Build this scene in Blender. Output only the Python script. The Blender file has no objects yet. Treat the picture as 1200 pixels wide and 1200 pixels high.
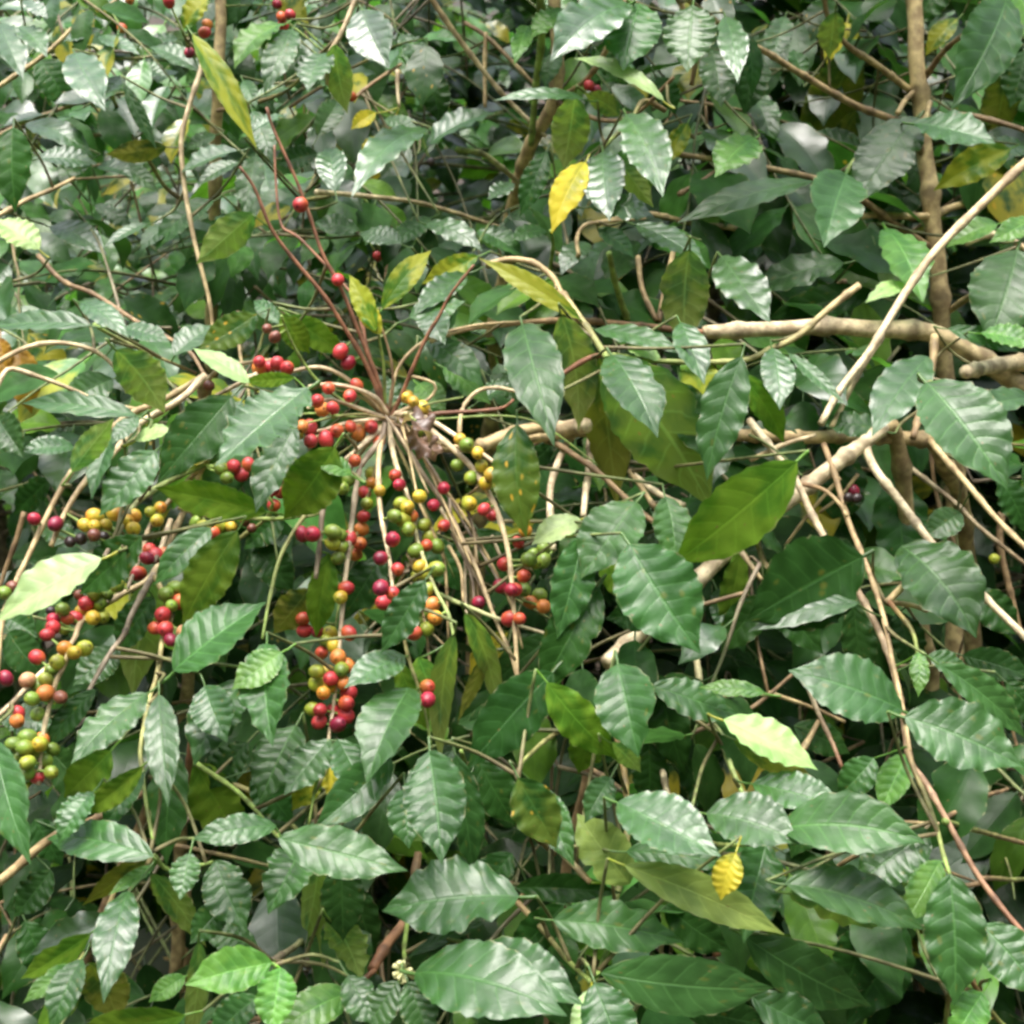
import bpy, math, random
from mathutils import Vector, noise
R = random.Random(7)
sc = bpy.context.scene
COL = sc.collection
rad = math.radians

# ------------------------------------------------------------------ camera
CAM = Vector((0, 0, 1.55)); PITCH = rad(-4); FOV = rad(38)
FPX = 600 / math.tan(FOV / 2)
FWD = Vector((0, math.cos(PITCH), math.sin(PITCH))); UP = Vector((0, -math.sin(PITCH), math.cos(PITCH))); RIGHT = Vector((1, 0, 0))
TOW = -FWD
cd = bpy.data.cameras.new('camera'); cam = bpy.data.objects.new('camera', cd); COL.objects.link(cam)
cam.location = CAM; cam.rotation_euler = (rad(90) + PITCH, 0, 0)
cd.sensor_fit = 'HORIZONTAL'; cd.angle = FOV; cd.clip_start = .02; cd.clip_end = 600
cd.dof.use_dof = True; cd.dof.focus_distance = 1.17; cd.dof.aperture_fstop = 14.0
sc.camera = cam

def at(x, y, d): return CAM + FWD * d + RIGHT * ((x - 600) / FPX * d) + UP * ((600 - y) / FPX * d)
def px(p):
    v = p - CAM; d = v.dot(FWD)
    return (600 + v.dot(RIGHT) / d * FPX, 600 - v.dot(UP) / d * FPX, d) if d > .05 else (-9999, -9999, d)
def gz(y):
    t = max(0, y - 3.0)
    return 0.36 * t if t < 30 else 10.8
def ground(p): return Vector((p.x, p.y, gz(p.y)))

# ------------------------------------------------------------------ world, sun
w = bpy.data.worlds.new('World'); sc.world = w; w.use_nodes = True
nt = w.node_tree; bg = nt.nodes['Background']
sky = nt.nodes.new('ShaderNodeTexSky'); sky.sky_type = 'NISHITA'; sky.sun_disc = False
SUN_EL, SUN_AZ = rad(70), rad(200)          # azimuth clockwise from +Y
sky.sun_elevation = SUN_EL; sky.sun_rotation = SUN_AZ; sky.dust_density = 4; sky.air_density = 1.0
hs = nt.nodes.new('ShaderNodeHueSaturation'); hs.inputs['Saturation'].default_value = .45   # thin cloud: nearly white sky
nt.links.new(sky.outputs[0], hs.inputs['Color']); 
tc = nt.nodes.new('ShaderNodeTexCoord'); sx = nt.nodes.new('ShaderNodeSeparateXYZ'); nt.links.new(tc.outputs['Generated'], sx.inputs[0])
mr = nt.nodes.new('ShaderNodeMapRange'); nt.links.new(sx.outputs[2], mr.inputs[0])                   # overcast: bright overhead, dim towards the horizon
mr.interpolation_type = 'SMOOTHSTEP'; mr.inputs[1].default_value = .3; mr.inputs[2].default_value = .97; mr.inputs[3].default_value = .04; mr.inputs[4].default_value = 3.0
mx = nt.nodes.new('ShaderNodeMix'); mx.data_type = 'RGBA'; mx.blend_type = 'MULTIPLY'; mx.inputs[0].default_value = 1
nt.links.new(hs.outputs[0], mx.inputs[6]); nt.links.new(mr.outputs[0], mx.inputs[7])
nt.links.new(mx.outputs[2], bg.inputs[0]); bg.inputs[1].default_value = .15
sl = bpy.data.lights.new('sun', 'SUN'); sl.energy = 1.0; sl.angle = rad(25); sl.color = (1, .96, .9)
so = bpy.data.objects.new('sun', sl); COL.objects.link(so)
sd = Vector((math.sin(SUN_AZ) * math.cos(SUN_EL), math.cos(SUN_AZ) * math.cos(SUN_EL), math.sin(SUN_EL)))
so.rotation_euler = sd.to_track_quat('Z', 'Y').to_euler(); so.location = (0, 0, 8)
sc.view_settings.view_transform = 'Standard'; sc.view_settings.look = 'None'; sc.view_settings.gamma = 1
sc.view_settings.exposure = 1.08
sc.cycles.pixel_filter_type = 'BLACKMAN_HARRIS'; sc.cycles.filter_width = 2.9
sc.cycles.max_bounces = 8; sc.cycles.transmission_bounces = 4; sc.cycles.diffuse_bounces = 2; sc.cycles.glossy_bounces = 2

# ------------------------------------------------------------------ materials
class NB:
    def __init__(s, name):
        s.m = bpy.data.materials.new(name); s.m.use_nodes = True; s.t = s.m.node_tree; s.t.nodes.clear()
        s.out = s.t.nodes.new('ShaderNodeOutputMaterial')
    def n(s, typ, **kw):
        nd = s.t.nodes.new(typ)
        for k, v in kw.items(): setattr(nd, k, v)
        return nd
    def l(s, a, b): s.t.links.new(a, b)
    def math(s, op, a, b=None, c=None):
        nd = s.n('ShaderNodeMath', operation=op)
        for i, v in enumerate((a, b, c)):
            if v is None: continue
            if hasattr(v, 'links'): s.l(v, nd.inputs[i])
            else: nd.inputs[i].default_value = v
        return nd.outputs[0]
    def mix(s, f, a, b, bt='MIX'):
        nd = s.n('ShaderNodeMix', data_type='RGBA', blend_type=bt)
        for i, v in ((0, f), (6, a), (7, b)):
            if hasattr(v, 'links'): s.l(v, nd.inputs[i])
            elif isinstance(v, tuple): nd.inputs[i].default_value = (*v, 1) if len(v) == 3 else v
            else: nd.inputs[i].default_value = v
        return nd.outputs[2]
    def ramp(s, f, a, b):
        nd = s.n('ShaderNodeMapRange', interpolation_type='SMOOTHSTEP'); s.l(f, nd.inputs[0])
        nd.inputs[1].default_value = a; nd.inputs[2].default_value = b
        return nd.outputs[0]

def leaf_material():
    b = NB('coffee leaf')
    uv = b.n('ShaderNodeUVMap', uv_map='UVMap'); sp = b.n('ShaderNodeSeparateXYZ'); b.l(uv.outputs[0], sp.inputs[0])
    tint = b.n('ShaderNodeAttribute', attribute_name='tint'); dat = b.n('ShaderNodeAttribute', attribute_name='ldata')
    sd_ = b.n('ShaderNodeSeparateColor'); b.l(dat.outputs['Color'], sd_.inputs[0])
    yel, spots, seed, veinw = sd_.outputs[0], sd_.outputs[1], sd_.outputs[2], dat.outputs['Alpha']
    u = b.math('MULTIPLY_ADD', sp.outputs[0], 2.0, -1.0); au = b.math('ABSOLUTE', u); t = sp.outputs[1]
    sgn = b.math('SIGN', u)
    # mottling in leaf coordinates
    cb = b.n('ShaderNodeCombineXYZ'); b.l(u, cb.inputs[0]); b.l(b.math('MULTIPLY', t, 2.4), cb.inputs[1]); b.l(b.math('MULTIPLY', seed, 37.0), cb.inputs[2])
    n1 = b.n('ShaderNodeTexNoise'); b.l(cb.outputs[0], n1.inputs['Vector']); n1.inputs['Scale'].default_value = 1.3; n1.inputs['Detail'].default_value = 4
    n2 = b.n('ShaderNodeTexNoise'); b.l(cb.outputs[0], n2.inputs['Vector']); n2.inputs['Scale'].default_value = 5.0; n2.inputs['Detail'].default_value = 3
    # lateral veins leave the midrib and bow towards the tip
    bow = b.math('MULTIPLY', b.math('POWER', au, 1.25), .15)
    ph = b.math('MULTIPLY', b.math('ADD', b.math('SUBTRACT', t, bow), b.math('MULTIPLY', n1.outputs[0], .07)), 7.6)
    ph = b.math('ADD', ph, b.math('MULTIPLY_ADD', sgn, .2, seed))
    tri = b.math('ABSOLUTE', b.math('SUBTRACT', b.math('FRACT', ph), .5))      # 0 at vein, .5 between
    vein = b.math('SUBTRACT', 1.0, b.ramp(tri, .0, .11))
    vein = b.math('MULTIPLY', vein, b.math('SUBTRACT', 1.0, b.ramp(au, .72, .98)))
    mid = b.math('SUBTRACT', 1.0, b.ramp(au, .015, .07))
    vein_all = b.math('MAXIMUM', b.math('MULTIPLY', vein, .6), mid)
    f1 = b.ramp(n1.outputs[0], .3, .7)
    var = b.mix(f1, (.72, .74, .7), (1.25, 1.18, 1.2)); c0 = b.mix(1.0, tint.outputs['Color'], var, 'MULTIPLY')
    vcol = b.mix(1.0, tint.outputs['Color'], (2.3, 2.0, 2.2), 'MULTIPLY')
    c1 = b.mix(b.math('MULTIPLY', vein_all, b.math('MULTIPLY', veinw, .75)), c0, vcol)
    # yellowing blotches, rust spots
    yb = b.math('MULTIPLY', b.math('MULTIPLY', yel, .8), b.ramp(b.math('ADD', n1.outputs[0], b.math('MULTIPLY', t, .25)), .45, .68))
    c2 = b.mix(yb, c1, (.52, .40, .03))
    vo = b.n('ShaderNodeTexVoronoi'); b.l(cb.outputs[0], vo.inputs['Vector']); vo.inputs['Scale'].default_value = 2.1
    spk = b.math('MULTIPLY', b.math('SUBTRACT', 1.0, b.ramp(b.math('ADD', vo.outputs['Distance'], b.math('MULTIPLY', n2.outputs[0], .25)), .2, .34)), spots)
    c3 = b.mix(b.math('MULTIPLY', spk, .85), c2, (.5, .30, .035))
    vs = b.n('ShaderNodeTexVoronoi'); b.l(cb.outputs[0], vs.inputs['Vector']); vs.inputs['Scale'].default_value = 3.3
    brn = b.math('MULTIPLY', b.math('SUBTRACT', 1.0, b.ramp(vs.outputs['Distance'], .06, .13)), b.ramp(n1.outputs[0], .46, .58))
    c3 = b.mix(b.math('MULTIPLY', brn, .75), c3, (.16, .10, .04))
    # dry edge
    edge = b.math('MULTIPLY', b.ramp(au, .93, 1.0), b.ramp(n2.outputs[0], .5, .62))
    c3 = b.mix(b.math('MULTIPLY', edge, .5), c3, (.33, .30, .16))
    # underside: paler, greyer green
    geo = b.n('ShaderNodeNewGeometry')
    und = b.mix(1.0, b.mix(1.0, c3, (2.0, 1.8, 2.2), 'MULTIPLY'), (.014, .018, .008), 'ADD')
    und = b.mix(b.math('MULTIPLY', vein_all, b.math('MULTIPLY', veinw, .55)), und, b.mix(1.0, und, (1.5, 1.45, 1.5), 'MULTIPLY'))
    und = b.mix(yb, und, (.5, .42, .05))
    back = geo.outputs['Backfacing']
    col = b.mix(back, c3, und)
    # quilted blade: bulging between sunken veins
    h = b.math('POWER', b.math('MULTIPLY', tri, 2.0), .6)
    h = b.math('MULTIPLY', h, b.math('SUBTRACT', 1.0, b.ramp(au, .8, 1.0)))
    h = b.math('ADD', h, b.math('MULTIPLY', mid, -.8))
    h = b.math('ADD', h, b.math('MULTIPLY', n2.outputs[0], .5))
    bp = b.n('ShaderNodeBump'); bp.inputs['Strength'].default_value = .32; bp.inputs['Distance'].default_value = .0022
    b.l(b.math('MULTIPLY', h, b.math('MULTIPLY_ADD', veinw, .85, .08)), bp.inputs['Height'])
    ng = b.n('ShaderNodeTexNoise'); b.l(geo.outputs['Position'], ng.inputs['Vector']); ng.inputs['Scale'].default_value = 55; ng.inputs['Detail'].default_value = 4
    pr = b.n('ShaderNodeBsdfPrincipled'); b.l(col, pr.inputs['Base Color']); b.l(bp.outputs[0], pr.inputs['Normal'])
    rough = b.math('ADD', b.math('MULTIPLY_ADD', ng.outputs[0], .2, .235), b.math('MULTIPLY', back, .25))
    b.l(rough, pr.inputs['Roughness']); pr.inputs['IOR'].default_value = 1.5; b.l(b.math('MULTIPLY', b.math('MULTIPLY', tint.outputs['Alpha'], .55), b.math('SUBTRACT', 1.0, b.math('MULTIPLY', back, .75))), pr.inputs['Specular IOR Level'])
    tr = b.n('ShaderNodeBsdfTranslucent'); tc = b.mix(1.0, col, (1.3, 1.75, .7), 'MULTIPLY'); b.l(tc, tr.inputs[0])
    ms = b.n('ShaderNodeMixShader'); ms.inputs[0].default_value = .28; b.l(pr.outputs[0], ms.inputs[1]); b.l(tr.outputs[0], ms.inputs[2])
    b.l(ms.outputs[0], b.out.inputs[0]); return b.m

def bark_material():
    b = NB('coffee bark')
    tint = b.n('ShaderNodeAttribute', attribute_name='tint'); geo = b.n('ShaderNodeNewGeometry')
    n1 = b.n('ShaderNodeTexNoise'); b.l(geo.outputs['Position'], n1.inputs['Vector']); n1.inputs['Scale'].default_value = 70; n1.inputs['Detail'].default_value = 6
    n2 = b.n('ShaderNodeTexNoise'); b.l(geo.outputs['Position'], n2.inputs['Vector']); n2.inputs['Scale'].default_value = 300; n2.inputs['Detail'].default_value = 4
    v = b.mix(b.ramp(n1.outputs[0], .35, .68), (.55, .5, .46), (1.25, 1.25, 1.22)); c = b.mix(1.0, tint.outputs['Color'], v, 'MULTIPLY')
    c = b.mix(b.math('MULTIPLY', b.ramp(n2.outputs[0], .58, .7), .5), c, (.12, .08, .05))
    bp = b.n('ShaderNodeBump'); bp.inputs['Strength'].default_value = .6; bp.inputs['Distance'].default_value = .0015; b.l(n1.outputs[0], bp.inputs['Height'])
    pr = b.n('ShaderNodeBsdfPrincipled'); b.l(c, pr.inputs['Base Color']); pr.inputs['Roughness'].default_value = .65; b.l(bp.outputs[0], pr.inputs['Normal'])
    b.l(pr.outputs[0], b.out.inputs[0]); return b.m

def cherry_material():
    b = NB('coffee cherry skin')
    tint = b.n('ShaderNodeAttribute', attribute_name='tint'); geo = b.n('ShaderNodeNewGeometry')
    n1 = b.n('ShaderNodeTexNoise'); b.l(geo.outputs['Position'], n1.inputs['Vector']); n1.inputs['Scale'].default_value = 130; n1.inputs['Detail'].default_value = 3
    v = b.mix(b.ramp(n1.outputs[0], .3, .7), (.75, .7, .7), (1.2, 1.35, 1.2)); c = b.mix(1.0, tint.outputs['Color'], v, 'MULTIPLY')
    pr = b.n('ShaderNodeBsdfPrincipled'); b.l(c, pr.inputs['Base Color']); pr.inputs['Roughness'].default_value = .43
    pr.inputs['Subsurface Weight'].default_value = .12; pr.inputs['Subsurface Radius'].default_value = (.004, .002, .001); pr.inputs['Subsurface Scale'].default_value = 1
    b.l(pr.outputs[0], b.out.inputs[0]); return b.m

def soil_material():
    b = NB('hillside soil')
    geo = b.n('ShaderNodeNewGeometry')
    n1 = b.n('ShaderNodeTexNoise'); b.l(geo.outputs['Position'], n1.inputs['Vector']); n1.inputs['Scale'].default_value = 6; n1.inputs['Detail'].default_value = 8
    n2 = b.n('ShaderNodeTexNoise'); b.l(geo.outputs['Position'], n2.inputs['Vector']); n2.inputs['Scale'].default_value = .8; n2.inputs['Detail'].default_value = 4
    c = b.mix(b.ramp(n1.outputs[0], .3, .7), (.018, .012, .008), (.05, .032, .018)); c = b.mix(b.ramp(n2.outputs[0], .45, .65), c, (.015, .03, .008))
    bp = b.n('ShaderNodeBump'); bp.inputs['Distance'].default_value = .03; b.l(n1.outputs[0], bp.inputs['Height'])
    pr = b.n('ShaderNodeBsdfPrincipled'); b.l(c, pr.inputs['Base Color']); pr.inputs['Roughness'].default_value = .9; b.l(bp.outputs[0], pr.inputs['Normal'])
    b.l(pr.outputs[0], b.out.inputs[0]); return b.m
M_LEAF, M_BARK, M_CHERRY, M_SOIL = leaf_material(), bark_material(), cherry_material(), soil_material()

# ------------------------------------------------------------------ mesh collector
class MB:
    def __init__(s): s.v = []; s.f = []; s.uv = []; s.t = []; s.d = []
    def add(s, v, f, uv, t, d):
        o = len(s.v); s.v += v; s.f += [tuple(i + o for i in q) for q in f]; s.uv += uv; s.t += t; s.d += d
    def build(s, name, mat, parent=None, origin=None):
        o = origin or Vector((0, 0, 0)); me = bpy.data.meshes.new(name)
        me.from_pydata([tuple(p - o) for p in s.v], [], s.f)
        me.polygons.foreach_set('use_smooth', [True] * len(me.polygons))
        if s.uv:
            ul = me.uv_layers.new(name='UVMap'); li = [0] * len(me.loops); me.loops.foreach_get('vertex_index', li)
            fl = []
            for i in li: fl += s.uv[i]
            ul.data.foreach_set('uv', fl)
        for nm, src in (('tint', s.t), ('ldata', s.d)):
            if src:
                a = me.attributes.new(nm, 'FLOAT_COLOR', 'POINT'); fl = []
                for c in src: fl += c
                a.data.foreach_set('color', fl)
        me.materials.append(mat); ob = bpy.data.objects.new(name, me); COL.objects.link(ob)
        ob.location = o
        if parent: ob.parent = parent; ob.location = o - parent.location
        return ob

def smooth(a, b, x):
    x = min(1, max(0, (x - a) / (b - a))); return x * x * (3 - 2 * x)

def leaf_geom(mb, B, a, n, L, W, tint, data, nu=16, hv=3, curl=.6, fold=.18, cup=.0, wav=.1, waves=5, twist=0.0, side=0.0, pet=None):
    """one leaf blade from base B along a with upper face n; petiole pet = point on the twig it leaves"""
    n = (n - a * n.dot(a)).normalized(); s = a.cross(n).normalized()
    cs = []; dirs = []; p = Vector((0, 0, 0)); st = 1 / nu
    for i in range(nu + 1):
        t = i / nu; th = -curl * (t - .42); ps = side * (t - .5)
        d = (a * math.cos(th) + n * math.sin(th)) + s * math.sin(ps); d.normalize()
        cs.append(p.copy()); dirs.append(d); p = p + d * st
    chord = cs[-1].length; k = L / max(chord, .2); q = cs[-1].rotation_difference(a)
    p1, p2, p3 = R.random() * 6.3, R.random() * 6.3, R.random() * 6.3; f2 = waves * R.uniform(.8, 1.2)
    bites = [(R.uniform(.25, .85), R.choice((-1, 1)), R.uniform(.1, .3), R.uniform(.04, .08)) for _ in range(R.choice((0, 0, 0, 1, 2)))] if nu > 20 else []
    v = []; uv = []; tt = []; dd = []; nv = 2 * hv
    for i in range(nu + 1):
        t = i / nu; d = q @ dirs[i]; tw = twist * (t - .3)
        ss = (s - d * s.dot(d)).normalized(); nn = ss.cross(d).normalized()
        ss2 = ss * math.cos(tw) + nn * math.sin(tw); nn2 = nn * math.cos(tw) - ss * math.sin(tw)
        sh = math.sin(math.pi * min(1, max(0, t)) ** .88) ** .82 if 0 < t < 1 else 0
        sh *= 1 - .5 * smooth(.7, 1, t); hw = W * .5 * max(sh, .012)
        c = B + (q @ cs[i]) * k
        for j in range(nv + 1):
            u = (j - hv) / hv; au = abs(u)
            hh = hw * (1 + .035 * math.sin(f2 * 6.28 * t * 1.6 + p3 + (1 if u > 0 else 0)) * au)
            for bt, bs, bd, bw in bites:
                if u * bs > 0: hh *= 1 - bd * math.exp(-((t - bt) / bw) ** 2)
            ph = p1 if u > 0 else p2
            z = fold * au * hw - cup * au * au * hw + wav * W * .5 * sh ** .6 * au ** 2.2 * math.sin(6.28 * waves * t + ph + .5 * math.sin(9 * t + p3))
            v.append(c + ss2 * (u * hh) + nn2 * z); uv.append((u * .5 + .5, t)); tt.append(tint if len(tint) > 3 else (*tint, 1)); dd.append(data)
    f = []
    for i in range(nu):
        for j in range(nv):
            x = i * (nv + 1) + j; f.append((x, x + 1, x + nv + 2, x + nv + 1))
    # winding such that the upper face is the front
    nrm = (v[f[len(f)//2][1]] - v[f[len(f)//2][0]]).cross(v[f[len(f)//2][3]] - v[f[len(f)//2][0]])
    if nrm.dot(n) < 0: f = [q_[::-1] for q_ in f]
    mb.add(v, f, uv, tt, dd)
    if pet is not None:
        r = max(.0007, W * .022)
        c = tuple(min(.3, x * 1.2 + .03) for x in tint[:2]) + (.03,)
        tube(mb, [pet, (pet + B) * .5 - n * (pet - B).length * .1, B + a * (L * .015) - n * r], r * 1.2, r, c, c, sides=5, leafdata=True)

def catmull(pts, per):
    P = [pts[0] * 2 - pts[1]] + list(pts) + [pts[-1] * 2 - pts[-2]]; out = []
    for i in range(1, len(P) - 2):
        a, b, c, d = P[i-1], P[i], P[i+1], P[i+2]
        for k in range(per):
            t = k / per
            out.append(.5 * ((2*b) + (c-a)*t + (2*a-5*b+4*c-d)*t*t + (3*b-a-3*c+d)*t**3))
    out.append(P[-2]); return out

def tube(mb, pts, r0, r1, c0, c1, sides=8, nodes=0.0, per=4, leafdata=False, rough=.0, cut=None):
    pts = catmull(pts, per) if len(pts) > 2 else list(pts)
    acc = [0]
    for i in range(1, len(pts)): acc.append(acc[-1] + (pts[i] - pts[i-1]).length)
    tot = max(acc[-1], 1e-5)
    if nodes:                                   # resample so the nodes show
        stp = min(nodes / 9, tot / 6); m = max(3, min(600, int(tot / stp))); o = []; j = 0
        for i in range(m + 1):
            x = tot * i / m
            while j < len(acc) - 2 and acc[j+1] < x: j += 1
            o.append(pts[j].lerp(pts[j+1], (x - acc[j]) / max(1e-6, acc[j+1] - acc[j])))
        pts = o; acc = [tot * i / m for i in range(m + 1)]
    ref = Vector((.31, .52, .79)); v = []; f = []; uv = []; tt = []; dd = []; ph = R.random() * nodes; so = R.random() * 50
    for i, p in enumerate(pts):
        kn = 0
        d = (pts[min(i+1, len(pts)-1)] - pts[max(i-1, 0)]).normalized(); x = d.cross(ref).normalized(); y = d.cross(x)
        k = acc[i] / tot; r = r0 + (r1 - r0) * k
        if nodes:
            g = ((acc[i] + ph) % nodes) / nodes; g = min(g, 1 - g); kn = math.exp(-(g / .07) ** 2); r *= 1 + .34 * kn
        pj = p
        if rough: pj = p + noise.noise_vector(p * 16 + Vector((so, 0, 0))) * rough
        for j in range(sides):
            an = 6.2832 * j / sides; v.append(pj + (x * math.cos(an) + y * math.sin(an)) * r)
            uv.append((.5, .5)); dk = 1.0 - .42 * kn
            tt.append((*[(a + (b - a) * k) * dk for a, b in zip(c0, c1)], 1)); dd.append((0, 0, 0, 0) if leafdata else (0, 0, 0, 0))
    m = len(pts)
    for i in range(m - 1):
        for j in range(sides):
            a = i * sides + j; b = i * sides + (j + 1) % sides; f.append((a, b, b + sides, a + sides))
    f.append(tuple(range(sides))[::-1]); f.append(tuple((m - 1) * sides + j for j in range(sides)))
    mb.add(v, f, uv, tt, dd); return pts

# ------------------------------------------------------------------ colours
TAN, PALE, BROWN, RED, GREENW, GREY = (.47, .36, .18), (.68, .57, .37), (.27, .18, .09), (.25, .11, .055), (.22, .32, .07), (.25, .20, .14)
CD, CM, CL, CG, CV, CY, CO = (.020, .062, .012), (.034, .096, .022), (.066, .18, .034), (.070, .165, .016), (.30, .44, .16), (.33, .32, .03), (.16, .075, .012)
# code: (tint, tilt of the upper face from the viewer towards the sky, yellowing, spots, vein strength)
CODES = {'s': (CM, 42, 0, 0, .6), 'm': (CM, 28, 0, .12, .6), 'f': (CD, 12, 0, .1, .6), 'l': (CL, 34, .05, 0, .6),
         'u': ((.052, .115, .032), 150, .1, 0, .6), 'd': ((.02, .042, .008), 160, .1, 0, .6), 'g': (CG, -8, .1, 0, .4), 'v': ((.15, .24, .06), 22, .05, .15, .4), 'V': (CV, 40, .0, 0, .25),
         'y': (CY, 20, .7, .2, .35), 'p': (CG, 15, .42, .1, .3), 'q': ((.024, .075, .012), 6, .1, 1, .4), 'o': (CO, 15, .2, .4, .3),
         'S': (CM, 44, 0, .05, .65), 'F': (CM, 14, 0, .1, .7), 'Z': (CM, 36, 0, 0, 1.0)}

# ------------------------------------------------------------------ plants
class Plant:
    def __init__(s, key, base, label, group='coffee shrubs on the slope', name='coffee_shrub'):
        s.e = bpy.data.objects.new(name, None); COL.objects.link(s.e); s.e.location = ground(base); s.e.empty_display_size = .1
        s.e['label'] = label; s.e['category'] = 'coffee shrub'; s.e['group'] = group
        s.pts = []; s.leaves = []; s.key = key; s.fruit = []; s.stems = []; s.twigs = []
    def near(s, p):
        return min(s.pts, key=lambda q: (q - p).length_squared) if s.pts else s.e.location.copy()
    def branch(s, pts, r0, r1, c0=TAN, c1=None, name='branch', nodes=.045, rough=.0009, sides=8, own=True):
        mb = MB(); P = tube(mb, pts, r0, r1, c0, c1 or c0, sides=sides, nodes=nodes, rough=rough)
        for a, b in zip(P, P[1:]):
            k = max(1, int((b - a).length / .03))
            s.pts += [a.lerp(b, i / k) for i in range(k)]
        s.pts.append(P[-1])
        if own: s.stems.append((name, mb, pts[0]))
        else: s.twigs.append(mb)
        return P
    def pbranch(s, seq, d0, d1, rp0, rp1, c0=TAN, c1=None, **kw):
        """branch through picture points, its distance going from d0 to d1"""
        n = len(seq); pts = []
        for i, q in enumerate(seq):
            d = q[2] if len(q) > 2 else d0 + (d1 - d0) * i / max(1, n - 1)
            pts.append(at(q[0], q[1], d))
        return s.branch(pts, rp0 * d0 / FPX, rp1 * d1 / FPX, c0, c1, **kw)
    def trunk(s, top_pts, r0, r1, c=TAN):
        g = s.e.location; s.branch([g - Vector((0, 0, .05))] + top_pts, r0, r1, c, name='trunk', nodes=.12, rough=.004, sides=10)
    def leaf(s, bx, by, tx, ty, wd, d, code, **kw):
        wd *= 1.1; tx = bx + (tx - bx) * 1.1; ty = by + (ty - by) * 1.1
        tint, tilt, yl, spt, vn = CODES[code]; tilt += R.uniform(-6, 6); tt = rad(tilt); roll = R.uniform(-.3, .3)
        n0 = (TOW * math.cos(tt) + UP * math.sin(tt) + RIGHT * roll).normalized()
        B = at(bx, by, d)
        ray = (at(tx, ty, 1) - CAM); ray.normalize()
        den = ray.dot(n0); Lp = math.hypot(tx - bx, ty - by) / FPX * d
        T = None
        if abs(den) > .12:
            T = CAM + ray * ((B - CAM).dot(n0) / den)
        if T is None or (T - B).length > 1.7 * Lp:
            T = at(tx, ty, d); dz = max(-1.2 * Lp, min(1.2 * Lp, (T - B).dot(UP) * -math.tan(tt) if abs(math.cos(tt)) > .1 else 0)); T = at(tx, ty, d - dz)
        a = T - B; L = a.length; a.normalize(); n = (n0 - a * n0.dot(a)).normalized(); sv = a.cross(n)
        ap = Vector((a.dot(RIGHT), a.dot(UP))).normalized(); spv = Vector((sv.dot(RIGHT), sv.dot(UP)))
        pr = abs(spv.x * ap.y - spv.y * ap.x); W = min(wd / FPX * d / max(pr, .4), .62 * L)
        j = R.uniform(.82, 1.2); tint = tuple(x * j * R.uniform(.93, 1.07) for x in tint) + (R.uniform(.8, 1.3) * {'S': 1.4 if s.key in 'HI' else .95, 's': 1.3 if s.key in 'HI' else .85, 'Z': .55, 'm': .6, 'F': .5, 'V': .5, 'l': .45}.get(code, .22),)
        s.leaves.append(dict(B=B, a=a, n=n, L=L, W=W, tint=tint, data=(yl, spt, R.random(), vn), hero=True, code=code,
                             curl=kw.get('curl', R.uniform(.2, .9)), fold=kw.get('fold', R.uniform(.02, .3)), wav=kw.get('wav', R.uniform(.05, .16) * min(1, wd / FPX * d / W) ** 1.5),
                             waves=R.uniform(4.5, 8), twist=kw.get('twist', R.uniform(-.35, .35)), side=R.uniform(-.25, .25)))
    def free_leaf(s, B, a, n, L, tint, data, pet, code=''):
        s.leaves.append(dict(B=B, a=a.normalized(), n=n, L=L, W=L * R.uniform(.42, .58), tint=tint, data=data, hero=False, code=code, curl=R.uniform(.2, 1.1),
                             fold=R.uniform(0, .3), wav=R.uniform(.03, .13), waves=R.uniform(2, 3.4), twist=R.uniform(-.4, .4), side=R.uniform(-.25, .25), pet=pet))
    def spray(s, P0, dr, length, Lm, mix='n', upw=1.0, tow=.6, step=.05, holes=(), rb=.0017, mind=0):
        dr = dr.normalized(); pts = [P0]; p = P0.copy(); d = dr.copy(); m = 7
        for i in range(m):
            d = (d + Vector((R.uniform(-.12, .12), R.uniform(-.12, .12), -.07 + R.uniform(-.06, .06)))).normalized(); p = p + d * length / m; pts.append(p.copy())
        P = s.branch(pts, rb * 1.25, rb * .55, R.choice((BROWN, (.12, .09, .05), (.10, .10, .04), GREY)), (.10, .15, .035), own=False, sides=5, nodes=0, rough=0)
        k = 0; acc = 0
        for i in range(1, len(P)):
            acc += (P[i] - P[i-1]).length
            if acc < step: continue
            acc = 0; k += 1
            if i < len(P) * .15: continue
            d = (P[min(i+1, len(P)-1)] - P[i-1]).normalized(); up = Vector((R.uniform(-.35, .35), R.uniform(-.35, .35), 1)) * upw + TOW * tow
            sidev = d.cross(up).normalized()
            if k % 2 and R.random() < .55: sidev = (sidev + up * R.uniform(-.8, .8)).normalized()
            for sg in (1, -1):
                if R.random() < .12: continue
                a = (sidev * sg * R.uniform(.6, 1) + d * R.uniform(.35, .9) + Vector((0, 0, -R.uniform(.1, .9)))).normalized()
                B = P[i] + a * R.uniform(.008, .015); L = Lm * R.uniform(.7, 1.25); c = B + a * L * .5; q = px(c)
                if q[2] < mind: continue
                if any(x0 - 22 < q[0] < x1 + 22 and y0 - 22 < q[1] < y1 + 22 for x0, y0, x1, y1 in holes) and q[2] < 2.6: continue
                s.free_leaf(B, a, up + Vector((R.uniform(-.5, .5), R.uniform(-.5, .5), 0)), L, *pick(mix), P[i])

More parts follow.
